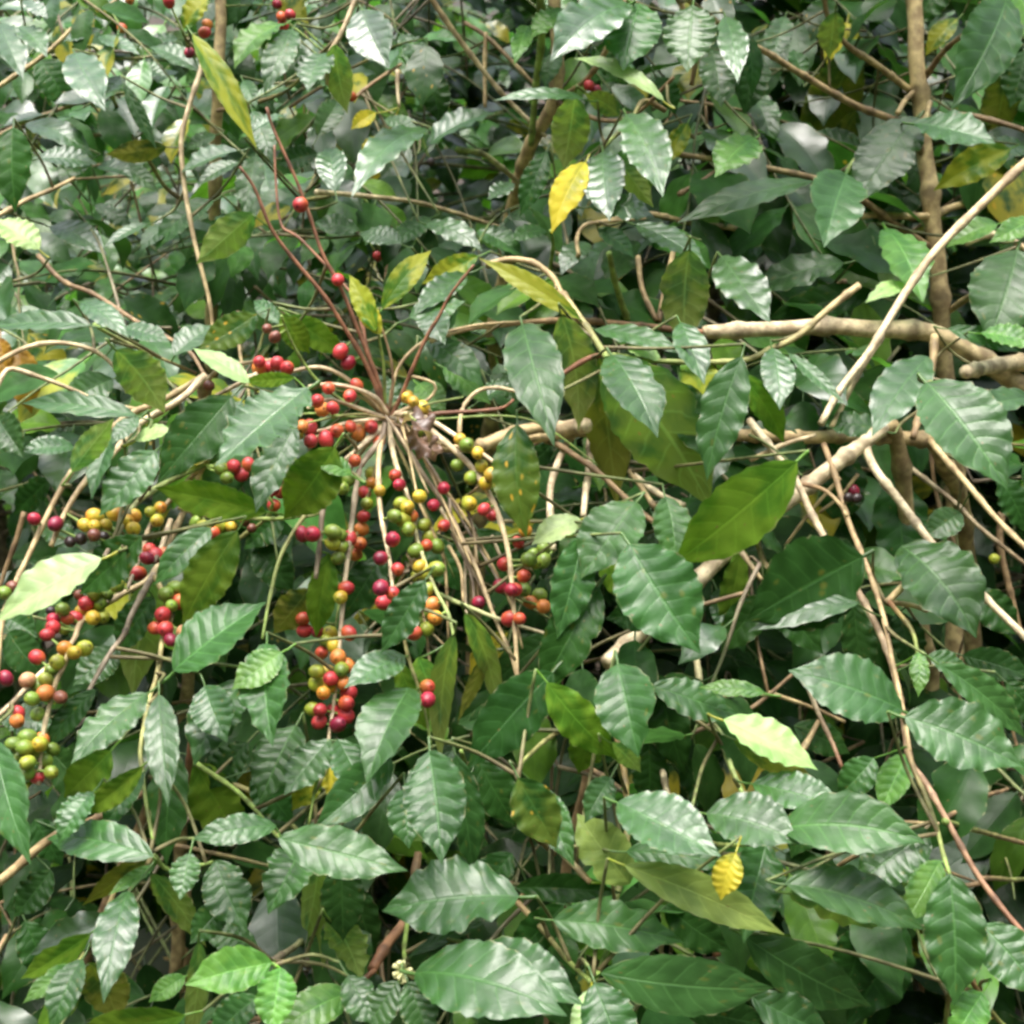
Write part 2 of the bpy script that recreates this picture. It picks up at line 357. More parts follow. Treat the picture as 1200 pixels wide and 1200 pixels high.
def pick(mix):
    x = R.random(); y = 0; sp_ = 0; vn = R.uniform(.03, .25)
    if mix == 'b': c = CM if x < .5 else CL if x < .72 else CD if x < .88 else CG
    elif mix == 'k': c = CD if x < .72 else CM if x < .93 else CG  # inner leaves: deep shade put into a darker, duller tint
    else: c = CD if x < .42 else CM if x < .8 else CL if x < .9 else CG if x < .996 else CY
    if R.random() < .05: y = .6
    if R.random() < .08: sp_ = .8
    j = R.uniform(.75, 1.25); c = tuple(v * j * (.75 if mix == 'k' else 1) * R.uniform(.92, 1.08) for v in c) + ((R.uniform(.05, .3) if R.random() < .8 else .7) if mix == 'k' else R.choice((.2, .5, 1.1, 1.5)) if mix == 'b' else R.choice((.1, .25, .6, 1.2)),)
    return c, (y, sp_, R.random(), vn)

PL = {}
def plant(key, x, y, label, **kw):
    PL[key] = Plant(key, Vector((x, y, 0)), label, **kw); return PL[key]
LEAF_LABEL={'y':'yellow leaf','o':'orange-brown withered leaf','p':'green leaf turning yellow','q':'green leaf with rust-yellow spots','v':'pale yellow-green leaf','V':'pale yellow-green leaf'}
# ------------------------------------------------------------------ the shrubs and their stems, from the picture's points and a distance each
A = plant('A', .62, 1.75, 'coffee shrub whose bent stem ends in a fan of twigs with red and green cherries')
B = plant('B', .95, 1.75, 'coffee shrub with a thick tan arching stem and pale drooping leaves right of the fruit')
C = plant('C', .56, 1.95, 'coffee shrub with an upright tan trunk rising behind the diagonal stick')
D = plant('D', .42, 1.62, 'coffee shrub with long bare pale twigs and wavy leaves under the arching stem')
E = plant('E', .05, 1.4, 'leafy coffee shrub with wavy green leaves and flower buds below the cherries')
F = plant('F', -.5, 1.4, 'leafy coffee shrub around the dark hollow, below the orange and green cherries')
G = plant('G', -.42, 1.55, 'coffee shrub with yellow and red cherries on slanting knobbly twigs, one leaf very pale')
H = plant('H', .12, 1.9, 'coffee shrub with a bright yellow leaf and big pale leaves beside the dark gap')
I = plant('I', -.55, 2.1, 'coffee shrub with shiny pale leaves and a yellow-green streaked leaf above the twig fan')

A.trunk([at(1135, 1300, 1.75), at(1140, 800, 1.72), at(1128, 600, 1.58), at(1092, 515, 1.43)], .017, .008, TAN)
A.pbranch([(1096, 517), (1040, 513), (990, 511), (940, 513), (890, 512), (790, 508), (690, 506), (640, 512), (590, 522), (520, 524), (480, 512), (455, 490)], 1.43, 1.25, 9, 4.5, TAN, TAN, rough=.0015)
for sq, d1, r0, c in [
    ([(455,490),(430,430),(402,382),(378,345),(345,305),(318,268),(298,220),(280,195)], 1.2, 4, RED),
    ([(455,488),(440,440),(415,375),(398,335),(378,298),(362,250),(345,205),(320,150),(312,125)], 1.22, 3.8, RED),
    ([(452,485),(432,420),(420,360),(395,325),(350,278),(328,258),(322,170)], 1.3, 3, RED),
    ([(458,490),(472,460),(482,435),(500,395),(515,370),(528,345),(555,310)], 1.22, 3.6, RED),
    ([(452,484),(450,430),(444,395),(442,360)], 1.22, 3, GREENW), ([(456,484),(461,440),(449,390),(425,340)], 1.24, 2.5, BROWN),
    ([(452,486),(437,430),(425,390),(412,330)], 1.3, 2.5, RED),
    ([(455,488),(465,435),(490,405),(520,390),(560,380),(610,377)], 1.3, 3, TAN),
    ([(450,492),(400,468),(372,445),(350,415),(335,385),(330,370)], 1.2, 3, GREENW),
    ([(452,492),(400,488),(362,485),(325,490)], 1.22, 2.6, GREENW),
    ([(460,490),(520,484),(560,482),(590,478),(602,468)], 1.24, 4, RED), ([(462,492),(510,491),(595,488),(640,500),(700,545)], 1.27, 2.3, GREENW)]:
    A.pbranch(sq, 1.25, d1, r0 * .72, r0 * .42, c)
for sq, d1, r0, c, c1 in [
    ([(452,492),(446,515),(424,545),(418,570),(414,600),(408,640),(402,700),(399,740),(395,790),(388,845),(385,868)], 1.13, 4.2, GREY, PALE),
    ([(452,495),(445,525),(443,560),(446,600),(451,625),(456,652),(460,688),(457,705)], 1.14, 4.2, TAN, PALE),
    ([(455,495),(462,535),(470,560),(480,590),(487,625),(495,650),(502,670),(512,695),(525,720),(532,748)], 1.13, 4, PALE, GREENW),
    ([(458,495),(480,530),(495,555),(511,577),(530,608),(545,640),(560,670),(575,710),(585,735),(600,770),(610,810)], 1.15, 4, GREY, TAN),
    ([(462,484),(490,492),(512,510),(545,540),(565,565),(582,597),(595,640),(600,680),(603,740),(606,800),(607,830)], 1.12, 4.6, PALE, TAN),
    ([(466,484),(500,490),(540,515),(570,535),(598,556)], 1.17, 4, PALE, PALE), ([(452,497),(420,525),(404,538)], 1.2, 4, PALE, PALE),
    ([(448,498),(425,520),(385,565),(360,600),(340,630),(325,662),(315,705),(308,748)], 1.13, 3.6, TAN, GREENW),
    ([(412,545),(385,580),(378,600),(375,630),(370,678)], 1.17, 5, GREY, GREY),
    ([(460,690),(468,720),(472,735),(479,770),(495,820),(505,872)], 1.08, 3, TAN, GREENW),
    ([(512,695),(530,703),(545,709),(585,725),(615,735),(652,746)], 1.16, 3.6, GREENW, PALE),
    ([(458,494),(500,540),(530,590),(560,640),(590,690)], 1.2, 2.8, GREY, GREY), ([(500,545),(540,600),(570,650),(600,710),(612,760)], 1.2, 2.6, TAN, TAN),
    ([(525,640),(540,668),(543,705)], 1.19, 3, TAN, TAN), ([(530,625),(552,672),(556,720)], 1.19, 2.6, GREY, GREY), ([(545,650),(545,690),(548,740)], 1.2, 2.5, PALE, PALE),
    ([(516,595),(540,640),(565,690),(580,712)], 1.19, 2.4, PALE, GREY), ([(454,500),(425,600),(400,690),(388,760)], 1.2, 2.3, TAN, GREENW),
    ([(455,486),(440,466),(415,455),(385,450),(362,452)], 1.2, 4, PALE, PALE), ([(452,490),(420,478),(385,468),(360,478)], 1.2, 3.4, PALE, PALE),
    ([(453,488),(428,462),(400,440),(370,430),(330,437),(290,440)], 1.24, 3.6, TAN, PALE), ([(450,490),(410,495),(375,505),(358,506)], 1.18, 3, PALE, PALE),
    ([(462,484),(500,470),(510,450),(480,440)], 1.24, 2.8, PALE, TAN), ([(455,492),(400,560),(375,600),(345,606),(300,608),(250,606)], 1.22, 2.8, TAN, GREENW),
    ([(538,510),(542,480),(560,458),(590,455),(640,470)], 1.3, 3.4, TAN, PALE), ([(448,495),(405,510),(390,530),(385,545)], 1.2, 2.5, GREENW, GREENW),
    ([(455,492),(480,505),(520,522),(560,530),(600,560)], 1.22, 3, BROWN, TAN), ([(457,488),(477,478),(490,470),(505,482)], 1.23, 3, PALE, TAN),
    ([(385,868),(375,900),(368,930),(362,966)], 1.03, 2.6, GREENW, GREENW)]:
    A.pbranch(sq, 1.25 if sq[0][1] < 520 else d1 + .02, d1, r0 * .85, r0 * .5, c, c1)
for i in range(13):                       # finer straight side twigs of the fan
    an = rad(R.uniform(-35, 215)); ln = R.uniform(70, 230) * (1 if 20 < math.degrees(an) < 160 else .55); ex, ey = 455 + math.cos(an) * ln * .8, 490 + math.sin(an) * ln
    hx, hy = 455 + R.uniform(-10, 14), 490 + R.uniform(-8, 10)
    A.pbranch([(hx, hy), (hx * .6 + ex * .4, hy * .6 + ey * .4 - 8), (ex, ey)], 1.25, R.uniform(1.16, 1.3), R.uniform(1.4, 2.2), 1.1, R.choice((TAN, BROWN, GREY)), R.choice((TAN, GREENW, GREENW)))
for i in range(9):
    x, y = R.uniform(470, 600), R.uniform(560, 690)
    A.pbranch([(x, y), (x + R.uniform(5, 20), y + 40), (x + R.uniform(10, 40), y + R.uniform(70, 120))], 1.21, 1.2, 2, 1.3, R.choice((PALE, GREY, TAN)), TAN)
A.pbranch([(686,503),(671,510),(655,537),(645,570),(645,600),(648,645)], 1.35, 1.27, 4.5, 3.8, PALE, PALE)
A.pbranch([(692,508),(690,550),(686,580),(684,605)], 1.35, 1.29, 4.5, 3.6, PALE, PALE)
A.pbranch([(625,505),(660,525),(700,553),(740,590),(775,620)], 1.33, 1.28, 4, 3, BROWN, BROWN)
A.pbranch([(640,512),(655,505),(672,500),(688,498)], 1.335, 1.3, 9, 9, TAN, PALE, nodes=.02)
A.pbranch([(560,525),(600,508),(640,500)], 1.28, 1.3, 8, 7, TAN, TAN, nodes=.03)

B.trunk([at(1330, 1300, 1.75), at(1330, 800, 1.65), at(1290, 570, 1.55), at(1230, 478, 1.5)], .02, .0115, TAN)
B.pbranch([(1235, 482), (1200, 455), (1165, 430), (1125, 408), (1095, 393), (1060, 386), (1010, 384), (960, 383), (915, 385), (870, 387), (828, 391)], 1.5, 1.4, 12.5, 8.5, TAN, PALE, rough=.0025, nodes=.09)
B.pbranch([(1220, 424), (1190, 425), (1160, 430), (1132, 436)], 1.5, 1.4, 10, 8, TAN, PALE)
B.pbranch([(832, 391), (740, 381), (665, 375), (600, 379), (545, 386), (505, 400)], 1.41, 1.3, 4.5, 2.5, RED, TAN)
B.pbranch([(1280, 110), (1240, 150), (1200, 192), (1150, 240), (1100, 290), (1060, 345), (1020, 410), (985, 455), (962, 497)], 1.4, 1.3, 5.8, 4, TAN, PALE, nodes=.07)
B.pbranch([(1007, 334), (970, 363), (935, 394), (900, 411), (868, 423), (800, 425), (745, 420), (715, 415)], 1.32, 1.27, 4.2, 2.6, TAN, GREENW)
B.pbranch([(1034, 395), (1005, 440), (985, 480), (975, 500)], 1.4, 1.36, 3.5, 3, PALE, TAN)
B.pbranch([(1096, 393), (1093, 425), (1083, 460), (1076, 490), (1070, 513)], 1.44, 1.38, 5, 4, TAN, BROWN)
B.pbranch([(1086, 440), (1088, 446), (1098, 450)], 1.36, 1.22, 3, 2.2, BROWN, GREENW)
B.pbranch([(660, 345), (672, 362), (692, 390), (708, 415), (712, 420)], 1.3, 1.24, 4, 4, TAN, GREENW)
B.pbranch([(570, 311), (595, 304), (625, 308), (648, 325), (658, 345), (672, 365)], 1.34, 1.3, 3.6, 3.6, TAN, TAN)
B.pbranch([(708, 416), (690, 420), (660, 438), (645, 452)], 1.26, 1.26, 3, 3, RED, RED)
B.pbranch([(748, 300), (753, 340), (770, 376)], 1.42, 1.4, 3, 3, TAN, BROWN); B.pbranch([(790, 290), (778, 345), (772, 376)], 1.42, 1.4, 3.3, 3, TAN, BROWN)
B.pbranch([(714, 296), (722, 335), (736, 378)], 1.34, 1.4, 3.5, 4, GREENW, GREENW)
B.pbranch([(740, 555), (770, 578), (802, 592)], 1.34, 1.3, 4, 3.6, PALE, PALE); B.pbranch([(738, 552), (752, 572), (768, 595)], 1.33, 1.3, 3, 3, TAN, TAN)

C.trunk([at(1120, 700, 1.84), at(1109, 450, 1.77), at(1104, 380, 1.75), at(1097, 300, 1.74), at(1090, 230, 1.74), at(1080, 150, 1.74), at(1074, 70, 1.74), at(1070, -60, 1.75), at(1062, -400, 1.8)], .0155, .008, TAN)
for sq, d0, d1, r, c, c1 in [
    ([(1066,105),(1030,78),(992,52),(970,20),(965,-20)], 1.74, 1.66, 4, TAN, BROWN), ([(1086,190),(1065,150),(1040,138),(1000,122),(935,85),(900,62),(860,40),(800,-5)], 1.74, 1.6, 4.5, BROWN, TAN),
    ([(1200,222),(1125,240),(1085,253),(1025,252),(975,260),(900,267),(875,267),(812,262),(755,250),(700,262)], 1.8, 1.5, 4.5, TAN, TAN),
    ([(1090,290),(1060,270),(1012,235),(965,212),(900,197),(795,180),(740,170)], 1.74, 1.55, 4, BROWN, TAN),
    ([(1086,140),(1130,135),(1165,142),(1205,154)], 1.76, 1.7, 4, BROWN, BROWN), ([(1084,90),(1105,62),(1130,40)], 1.74, 1.66, 4, BROWN, BROWN),
    ([(1052,133),(1060,118),(1078,100)], 1.7, 1.74, 3.5, TAN, TAN), ([(795,228),(840,200),(880,160)], 1.55, 1.6, 3, BROWN, BROWN),
    ([(1200,-5),(1182,2),(1160,-40)], 1.6, 1.74, 4, GREENW, TAN), ([(1090,120),(1085,138),(1076,146),(1010,180),(990,205)], 1.66, 1.5, 3, TAN, GREENW),
    ([(1098,320),(1050,300),(1000,280),(960,300)], 1.76, 1.7, 3, BROWN, BROWN), ([(1105,370),(1160,330),(1200,290),(1230,265)], 1.76, 1.45, 4, TAN, GREENW),
    ([(1130,285),(1170,275),(1215,300)], 1.52, 1.5, 4, PALE, TAN), ([(990,330),(960,345),(900,380)], 1.6, 1.7, 3, BROWN, TAN)]:
    C.pbranch(sq, d0, d1, r, r * .7, c, c1)

D.trunk([at(1090, 1000, 1.62), at(1075, 700, 1.5), at(1050, 520, 1.42), at(1033, 498, 1.38)], .013, .0078, TAN)
D.pbranch([(1034, 498), (1010, 520), (960, 560), (890, 612), (830, 668), (765, 726), (735, 757), (712, 780)], 1.37, 1.28, 9.5, 10.5, PALE, PALE, rough=.0015)
for sq, d0, d1, r, c, c1 in [
    ([(1012,518),(1025,550),(1060,595),(1090,635),(1130,675),(1170,715),(1200,745),(1250,800)], 1.36, 1.22, 6, PALE, PALE),
    ([(878,492),(905,525),(932,560),(950,600),(977,648),(1014,707),(1040,765),(1056,825),(1066,890),(1084,916),(1110,962),(1142,1020),(1177,1067),(1215,1110)], 1.36, 1.08, 5, PALE, RED),
    ([(1064,880),(1072,905),(1085,935),(1098,970),(1105,1000),(1113,1025)], 1.1, 1.02, 3.6, BROWN, GREENW),
    ([(965,520),(980,560),(992,605),(1008,645),(1025,690),(1036,725),(1046,775),(1058,830),(1066,880)], 1.36, 1.12, 4, BROWN, TAN),
    ([(905,562),(945,568),(968,575),(985,592),(992,605)], 1.33, 1.28, 3.2, RED, TAN), ([(1090,517),(1120,552),(1160,600),(1200,640),(1250,690)], 1.42, 1.3, 4.6, TAN, TAN),
    ([(1050,535),(1080,558),(1120,590),(1150,620),(1200,660),(1230,680)], 1.48, 1.44, 3.4, PALE, BROWN), ([(1066,678),(1052,693),(1038,707)], 1.26, 1.25, 5.5, TAN, TAN),
    ([(1042,704),(1055,720),(1070,742),(1076,768)], 1.25, 1.2, 3.4, RED, GREENW), ([(1040,706),(1065,708),(1086,715)], 1.26, 1.27, 4, TAN, TAN),
    ([(808,700),(812,745),(815,765),(820,795),(828,832),(842,860),(856,897),(872,935)], 1.28, 1.12, 4.6, PALE, GREENW), ([(945,800),(960,838),(975,870),(987,900)], 1.25, 1.22, 3.6, PALE, RED),
    ([(930,895),(945,872),(960,845)], 1.22, 1.24, 4.4, TAN, TAN), ([(885,625),(892,650),(905,680),(908,710)], 1.34, 1.3, 3.6, TAN, TAN),
    ([(790,870),(840,845),(880,830),(930,790)], 1.2, 1.25, 3.2, BROWN, BROWN), ([(850,622),(870,648),(893,680)], 1.3, 1.28, 4, PALE, TAN),
    ([(900,812),(950,828),(990,845)], 1.28, 1.3, 3, TAN, TAN), ([(985,930),(1040,960),(1100,965)], 1.2, 1.14, 3, BROWN, TAN),
    ([(1107,962),(1150,975),(1200,988)], 1.14, 1.3, 4, GREENW, BROWN), ([(1107,960),(1150,935),(1180,925)], 1.15, 1.3, 3.4, BROWN, BROWN),
    ([(1150,1030),(1180,1030),(1215,1030)], 1.12, 1.25, 3.4, BROWN, GREENW), ([(1130,1136),(1145,1160),(1165,1190),(1190,1215)], 1.02, 1.05, 3.6, RED, GREENW),
    ([(1108,1200),(1115,1160),(1130,1136)], 1.1, 1.03, 3.6, GREENW, RED), ([(965,1030),(990,1010),(1020,995),(1060,975)], 1.2, 1.12, 3.4, BROWN, TAN),
    ([(1175,600),(1172,640),(1185,700),(1195,740)], 1.5, 1.5, 5, BROWN, BROWN), ([(1095,480),(1092,540),(1110,620),(1165,720)], 1.5, 1.5, 3, BROWN, BROWN),
    ([(985,560),(950,600),(920,640)], 1.34, 1.36, 2.6, TAN, TAN), ([(880,540),(920,520),(955,510)], 1.34, 1.37, 3.4, TAN, PALE),
    ([(1005,555),(985,580),(960,600)], 1.36, 1.36, 2.6, TAN, TAN), ([(810,520),(850,560),(880,590)], 1.38, 1.38, 3, PALE, PALE)]:
    D.pbranch(sq, d0, d1, r * .88, r * .66, c, c1)

E.trunk([at(640, 1300, 1.4), at(660, 1050, 1.36), at(690, 900, 1.32), at(700, 820, 1.3)], .011, .004, BROWN)
for sq, d0, d1, r, c, c1 in [
    ([(436,1136),(455,1105),(475,1078),(483,1045),(490,1000)], 1.1, 1.2, 6.5, RED, BROWN), ([(706,805),(722,860),(732,905),(735,960),(730,1020),(720,1060),(712,1110),(695,1150)], 1.2, 1.01, 4, RED, GREENW),
    ([(605,1056),(640,1095),(670,1130),(694,1151)], 1.12, 1.01, 3.6, BROWN, GREENW), ([(653,992),(672,1012),(692,1034)], 1.06, 1.04, 4.5, PALE, TAN),
    ([(690,1034),(640,1030),(605,1056)], 1.1, 1.12, 3, BROWN, BROWN), ([(483,1045),(476,1090),(474,1120),(480,1142)], 1.14, 1.02, 3.2, GREENW, GREENW),
    ([(700,830),(650,860),(615,890),(607,914)], 1.28, 1.02, 3, TAN, GREENW), ([(776,900),(780,925),(788,950)], 1.2, 1.12, 4, PALE, PALE),
    ([(840,1120),(830,1070),(818,1010)], 1.12, 1.12, 4, RED, RED), ([(650,1000),(600,960),(560,930),(540,880)], 1.32, 1.1, 3.4, BROWN, GREENW),
    ([(650,1050),(560,1030),(483,1045)], 1.3, 1.18, 4, BROWN, BROWN), ([(690,900),(780,960),(840,990),(900,985)], 1.3, 1.08, 3.4, BROWN, GREENW)]:
    E.pbranch(sq, d0, d1, r, r * .72, c, c1)

F.trunk([at(60, 1320, 1.45), at(90, 1150, 1.42), at(150, 1000, 1.38), at(190, 900, 1.34)], .011, .004, BROWN)
for sq, d0, d1, r, c, c1 in [
    ([(-40,1055),(0,1032),(30,1008),(62,982),(110,960),(165,930)], 1.12, 1.3, 6, TAN, BROWN), ([(226,850),(222,880),(219,910),(210,960)], 1.16, 1.2, 4.5, RED, RED),
    ([(320,1126),(345,1110),(362,1096),(400,1060)], 1.08, 1.2, 4, GREY, GREENW), ([(320,1126),(322,1130),(324,1132)], 1.08, .975, 3, GREENW, GREENW), ([(310,1192),(350,1176),(410,1158),(440,1136)], 1.06, 1.1, 4.5, RED, RED),
    ([(222,890),(280,930),(320,975),(330,982)], 1.2, 1.02, 3, GREENW, GREENW), ([(160,985),(172,1000),(182,1008)], 1.05, 1.01, 3, GREENW, GREENW),
    ([(178,1000),(200,1020),(250,1010)], 1.04, 1.06, 3, GREENW, GREENW), ([(90,1150),(150,1190),(240,1200),(320,1190)], 1.4, 1.06, 4, BROWN, BROWN),
    ([(150,1000),(120,1080),(95,1125),(88,1140)], 1.38, 1.05, 3.4, BROWN, GREENW), ([(190,900),(300,930),(360,985),(400,1010)], 1.34, 1.08, 3.4, BROWN, GREENW)]:
    F.pbranch(sq, d0, d1, r, r * .72, c, c1)

G.trunk([at(200, 1300, 1.6), at(215, 900, 1.52), at(225, 700, 1.42), at(235, 560, 1.34), at(240, 440, 1.3)], .011, .005, TAN)
for sq, d0, d1, r, c, c1 in [
    ([(240,440),(190,470),(150,487),(105,525),(82,555),(58,598),(33,652),(15,690),(3,725),(-5,800)], 1.3, 1.12, 4.6, TAN, TAN),
    ([(240,440),(212,467),(162,497),(142,520),(127,537),(97,567),(77,600),(60,640)], 1.26, 1.16, 5, PALE, TAN),
    ([(-30,440),(0,423),(30,408),(65,402),(100,407),(125,420),(150,450)], 1.25, 1.3, 3.8, TAN, PALE), ([(-15,480),(0,447),(12,432),(40,440),(80,455),(115,470),(160,480)], 1.22, 1.28, 3.8, PALE, TAN),
    ([(232,580),(215,600),(180,672),(142,697),(97,727),(87,750),(67,772),(40,797),(5,832),(-20,850)], 1.33, 1.1, 4.6, TAN, PALE),
    ([(82,762),(72,785),(65,800),(58,825),(52,850),(48,880),(45,920)], 1.11, 1.08, 3.8, TAN, PALE), ([(180,672),(155,720),(147,742),(130,765),(102,815)], 1.2, 1.1, 4.4, GREY, GREY),
    ([(182,675),(200,720),(191,745),(184,790),(175,820),(165,875),(167,900),(172,942),(179,983)], 1.18, 1.03, 3.8, TAN, GREENW),
    ([(238,545),(195,565),(160,590),(140,620),(122,652)], 1.3, 1.12, 4.6, GREENW, GREY), ([(234,600),(210,595),(250,606),(310,608),(345,606)], 1.33, 1.18, 3.4, BROWN, GREENW),
    ([(238,500),(290,475),(350,462),(360,455)], 1.3, 1.14, 3, GREENW, GREENW), ([(300,440),(270,455),(240,470)], 1.22, 1.28, 3.6, PALE, GREY),
    ([(238,545),(180,610),(165,650),(150,690)], 1.32, 1.22, 4, TAN, GREY), ([(200,610),(190,640),(180,660)], 1.28, 1.22, 4, PALE, GREY),
    ([(45,300),(75,330),(110,345),(150,370),(172,383),(220,410),(240,440)], 1.5, 1.3, 3.6, BROWN, BROWN), ([(110,380),(140,397),(190,420),(230,437)], 1.22, 1.28, 3, GREENW, BROWN),
    ([(28,600),(18,635),(5,670),(-10,720)], 1.3, 1.3, 4, BROWN, BROWN), ([(225,690),(270,640),(310,610),(320,590)], 1.38, 1.2, 3.4, TAN, GREENW),
    ([(120,652),(135,650),(142,640)], 1.12, 1.13, 2, GREENW, GREENW), ([(240,450),(260,430),(290,425),(330,420)], 1.3, 1.24, 3.4, PALE, TAN)]:
    G.pbranch(sq, d0, d1, r * .85, r * .58, c, c1)

H.trunk([at(560, 1000, 1.95), at(578, 450, 1.78), at(588, 335, 1.72), at(605, 220, 1.62), at(622, 170, 1.56), at(648, 118, 1.52), at(652, 0, 1.5), at(650, -120, 1.5)], .017, .006, TAN)
for sq, d0, d1, r, c, c1 in [
    ([(500,-10),(530,35),(560,75),(592,114),(640,160)], 1.5, 1.54, 4, TAN, PALE), ([(570,38),(568,80),(568,126)], 1.55, 1.55, 3.2, TAN, TAN), ([(545,26),(570,42),(600,72),(645,118)], 1.56, 1.53, 3.2, BROWN, TAN),
    ([(535,175),(565,180),(590,198),(608,214)], 1.5, 1.6, 4.4, GREENW, PALE), ([(370,225),(400,227),(450,232),(485,236),(520,245),(578,264),(600,270)], 1.5, 1.66, 3.6, PALE, TAN),
    ([(632,-20),(635,40),(628,100),(622,170)], 1.42, 1.54, 6, GREENW, GREENW), ([(735,0),(720,40),(690,90),(650,118)], 1.4, 1.52, 4.5, TAN, BROWN), ([(780,130),(755,118),(740,140),(715,165),(700,180)], 1.45, 1.4, 3.6, BROWN, GREENW),
    ([(650,118),(700,140),(742,136),(790,90)], 1.52, 1.42, 3.6, BROWN, BROWN), ([(785,-20),(800,10),(815,60),(810,100)], 1.45, 1.5, 4.4, TAN, BROWN), ([(648,270),(660,240),(690,195),(700,180)], 1.36, 1.4, 3, GREENW, GREENW),
    ([(678,300),(676,280),(690,262),(757,256)], 1.4, 1.42, 3, TAN, TAN), ([(588,335),(640,300),(678,300)], 1.72, 1.42, 3.4, TAN, TAN), ([(640,345),(648,290),(645,270)], 1.5, 1.4, 3, GREENW, GREENW)]:
    H.pbranch(sq, d0, d1, r * .85, r * .6, c, c1)

I.trunk([at(230, 900, 2.1), at(245, 500, 1.9), at(250, 300, 1.8), at(255, 100, 1.7), at(262, -100, 1.7)], .014, .006, TAN)
for sq, d0, d1, r, c, c1 in [
    ([(-20,110),(0,101),(50,66),(90,30),(130,5),(190,-40)], 1.6, 1.7, 3.6, TAN, TAN), ([(-20,168),(0,158),(30,142),(60,132),(100,116),(150,90)], 1.6, 1.7, 3.4, TAN, BROWN), ([(-20,262),(0,252),(30,235),(60,222),(88,208)], 1.5, 1.55, 4, TAN, TAN),
    ([(238,70),(235,85),(222,125),(213,165),(217,220),(225,270),(232,300),(245,350),(250,388)], 1.5, 1.5, 4, PALE, TAN), ([(252,250),(200,225),(175,190),(150,150),(130,110),(115,60),(85,55)], 1.8, 1.6, 3.2, BROWN, GREENW),
    ([(255,100),(225,60),(215,40)], 1.7, 1.4, 3, BROWN, GREENW), ([(418,-5),(400,40),(385,66),(383,100)], 1.5, 1.5, 4, PALE, TAN), ([(466,82),(466,105),(468,126)], 1.55, 1.55, 3.2, PALE, PALE),
    ([(255,130),(330,110),(380,60),(425,12)], 1.7, 1.5, 3.2, BROWN, GREENW), ([(250,280),(330,240),(400,225),(440,180),(500,152)], 1.8, 1.6, 3.2, BROWN, GREENW), ([(415,115),(440,95),(470,75)], 1.55, 1.6, 3, BROWN, BROWN)]:
    I.pbranch(sq, d0, d1, r * .8, r * .55, c, c1)

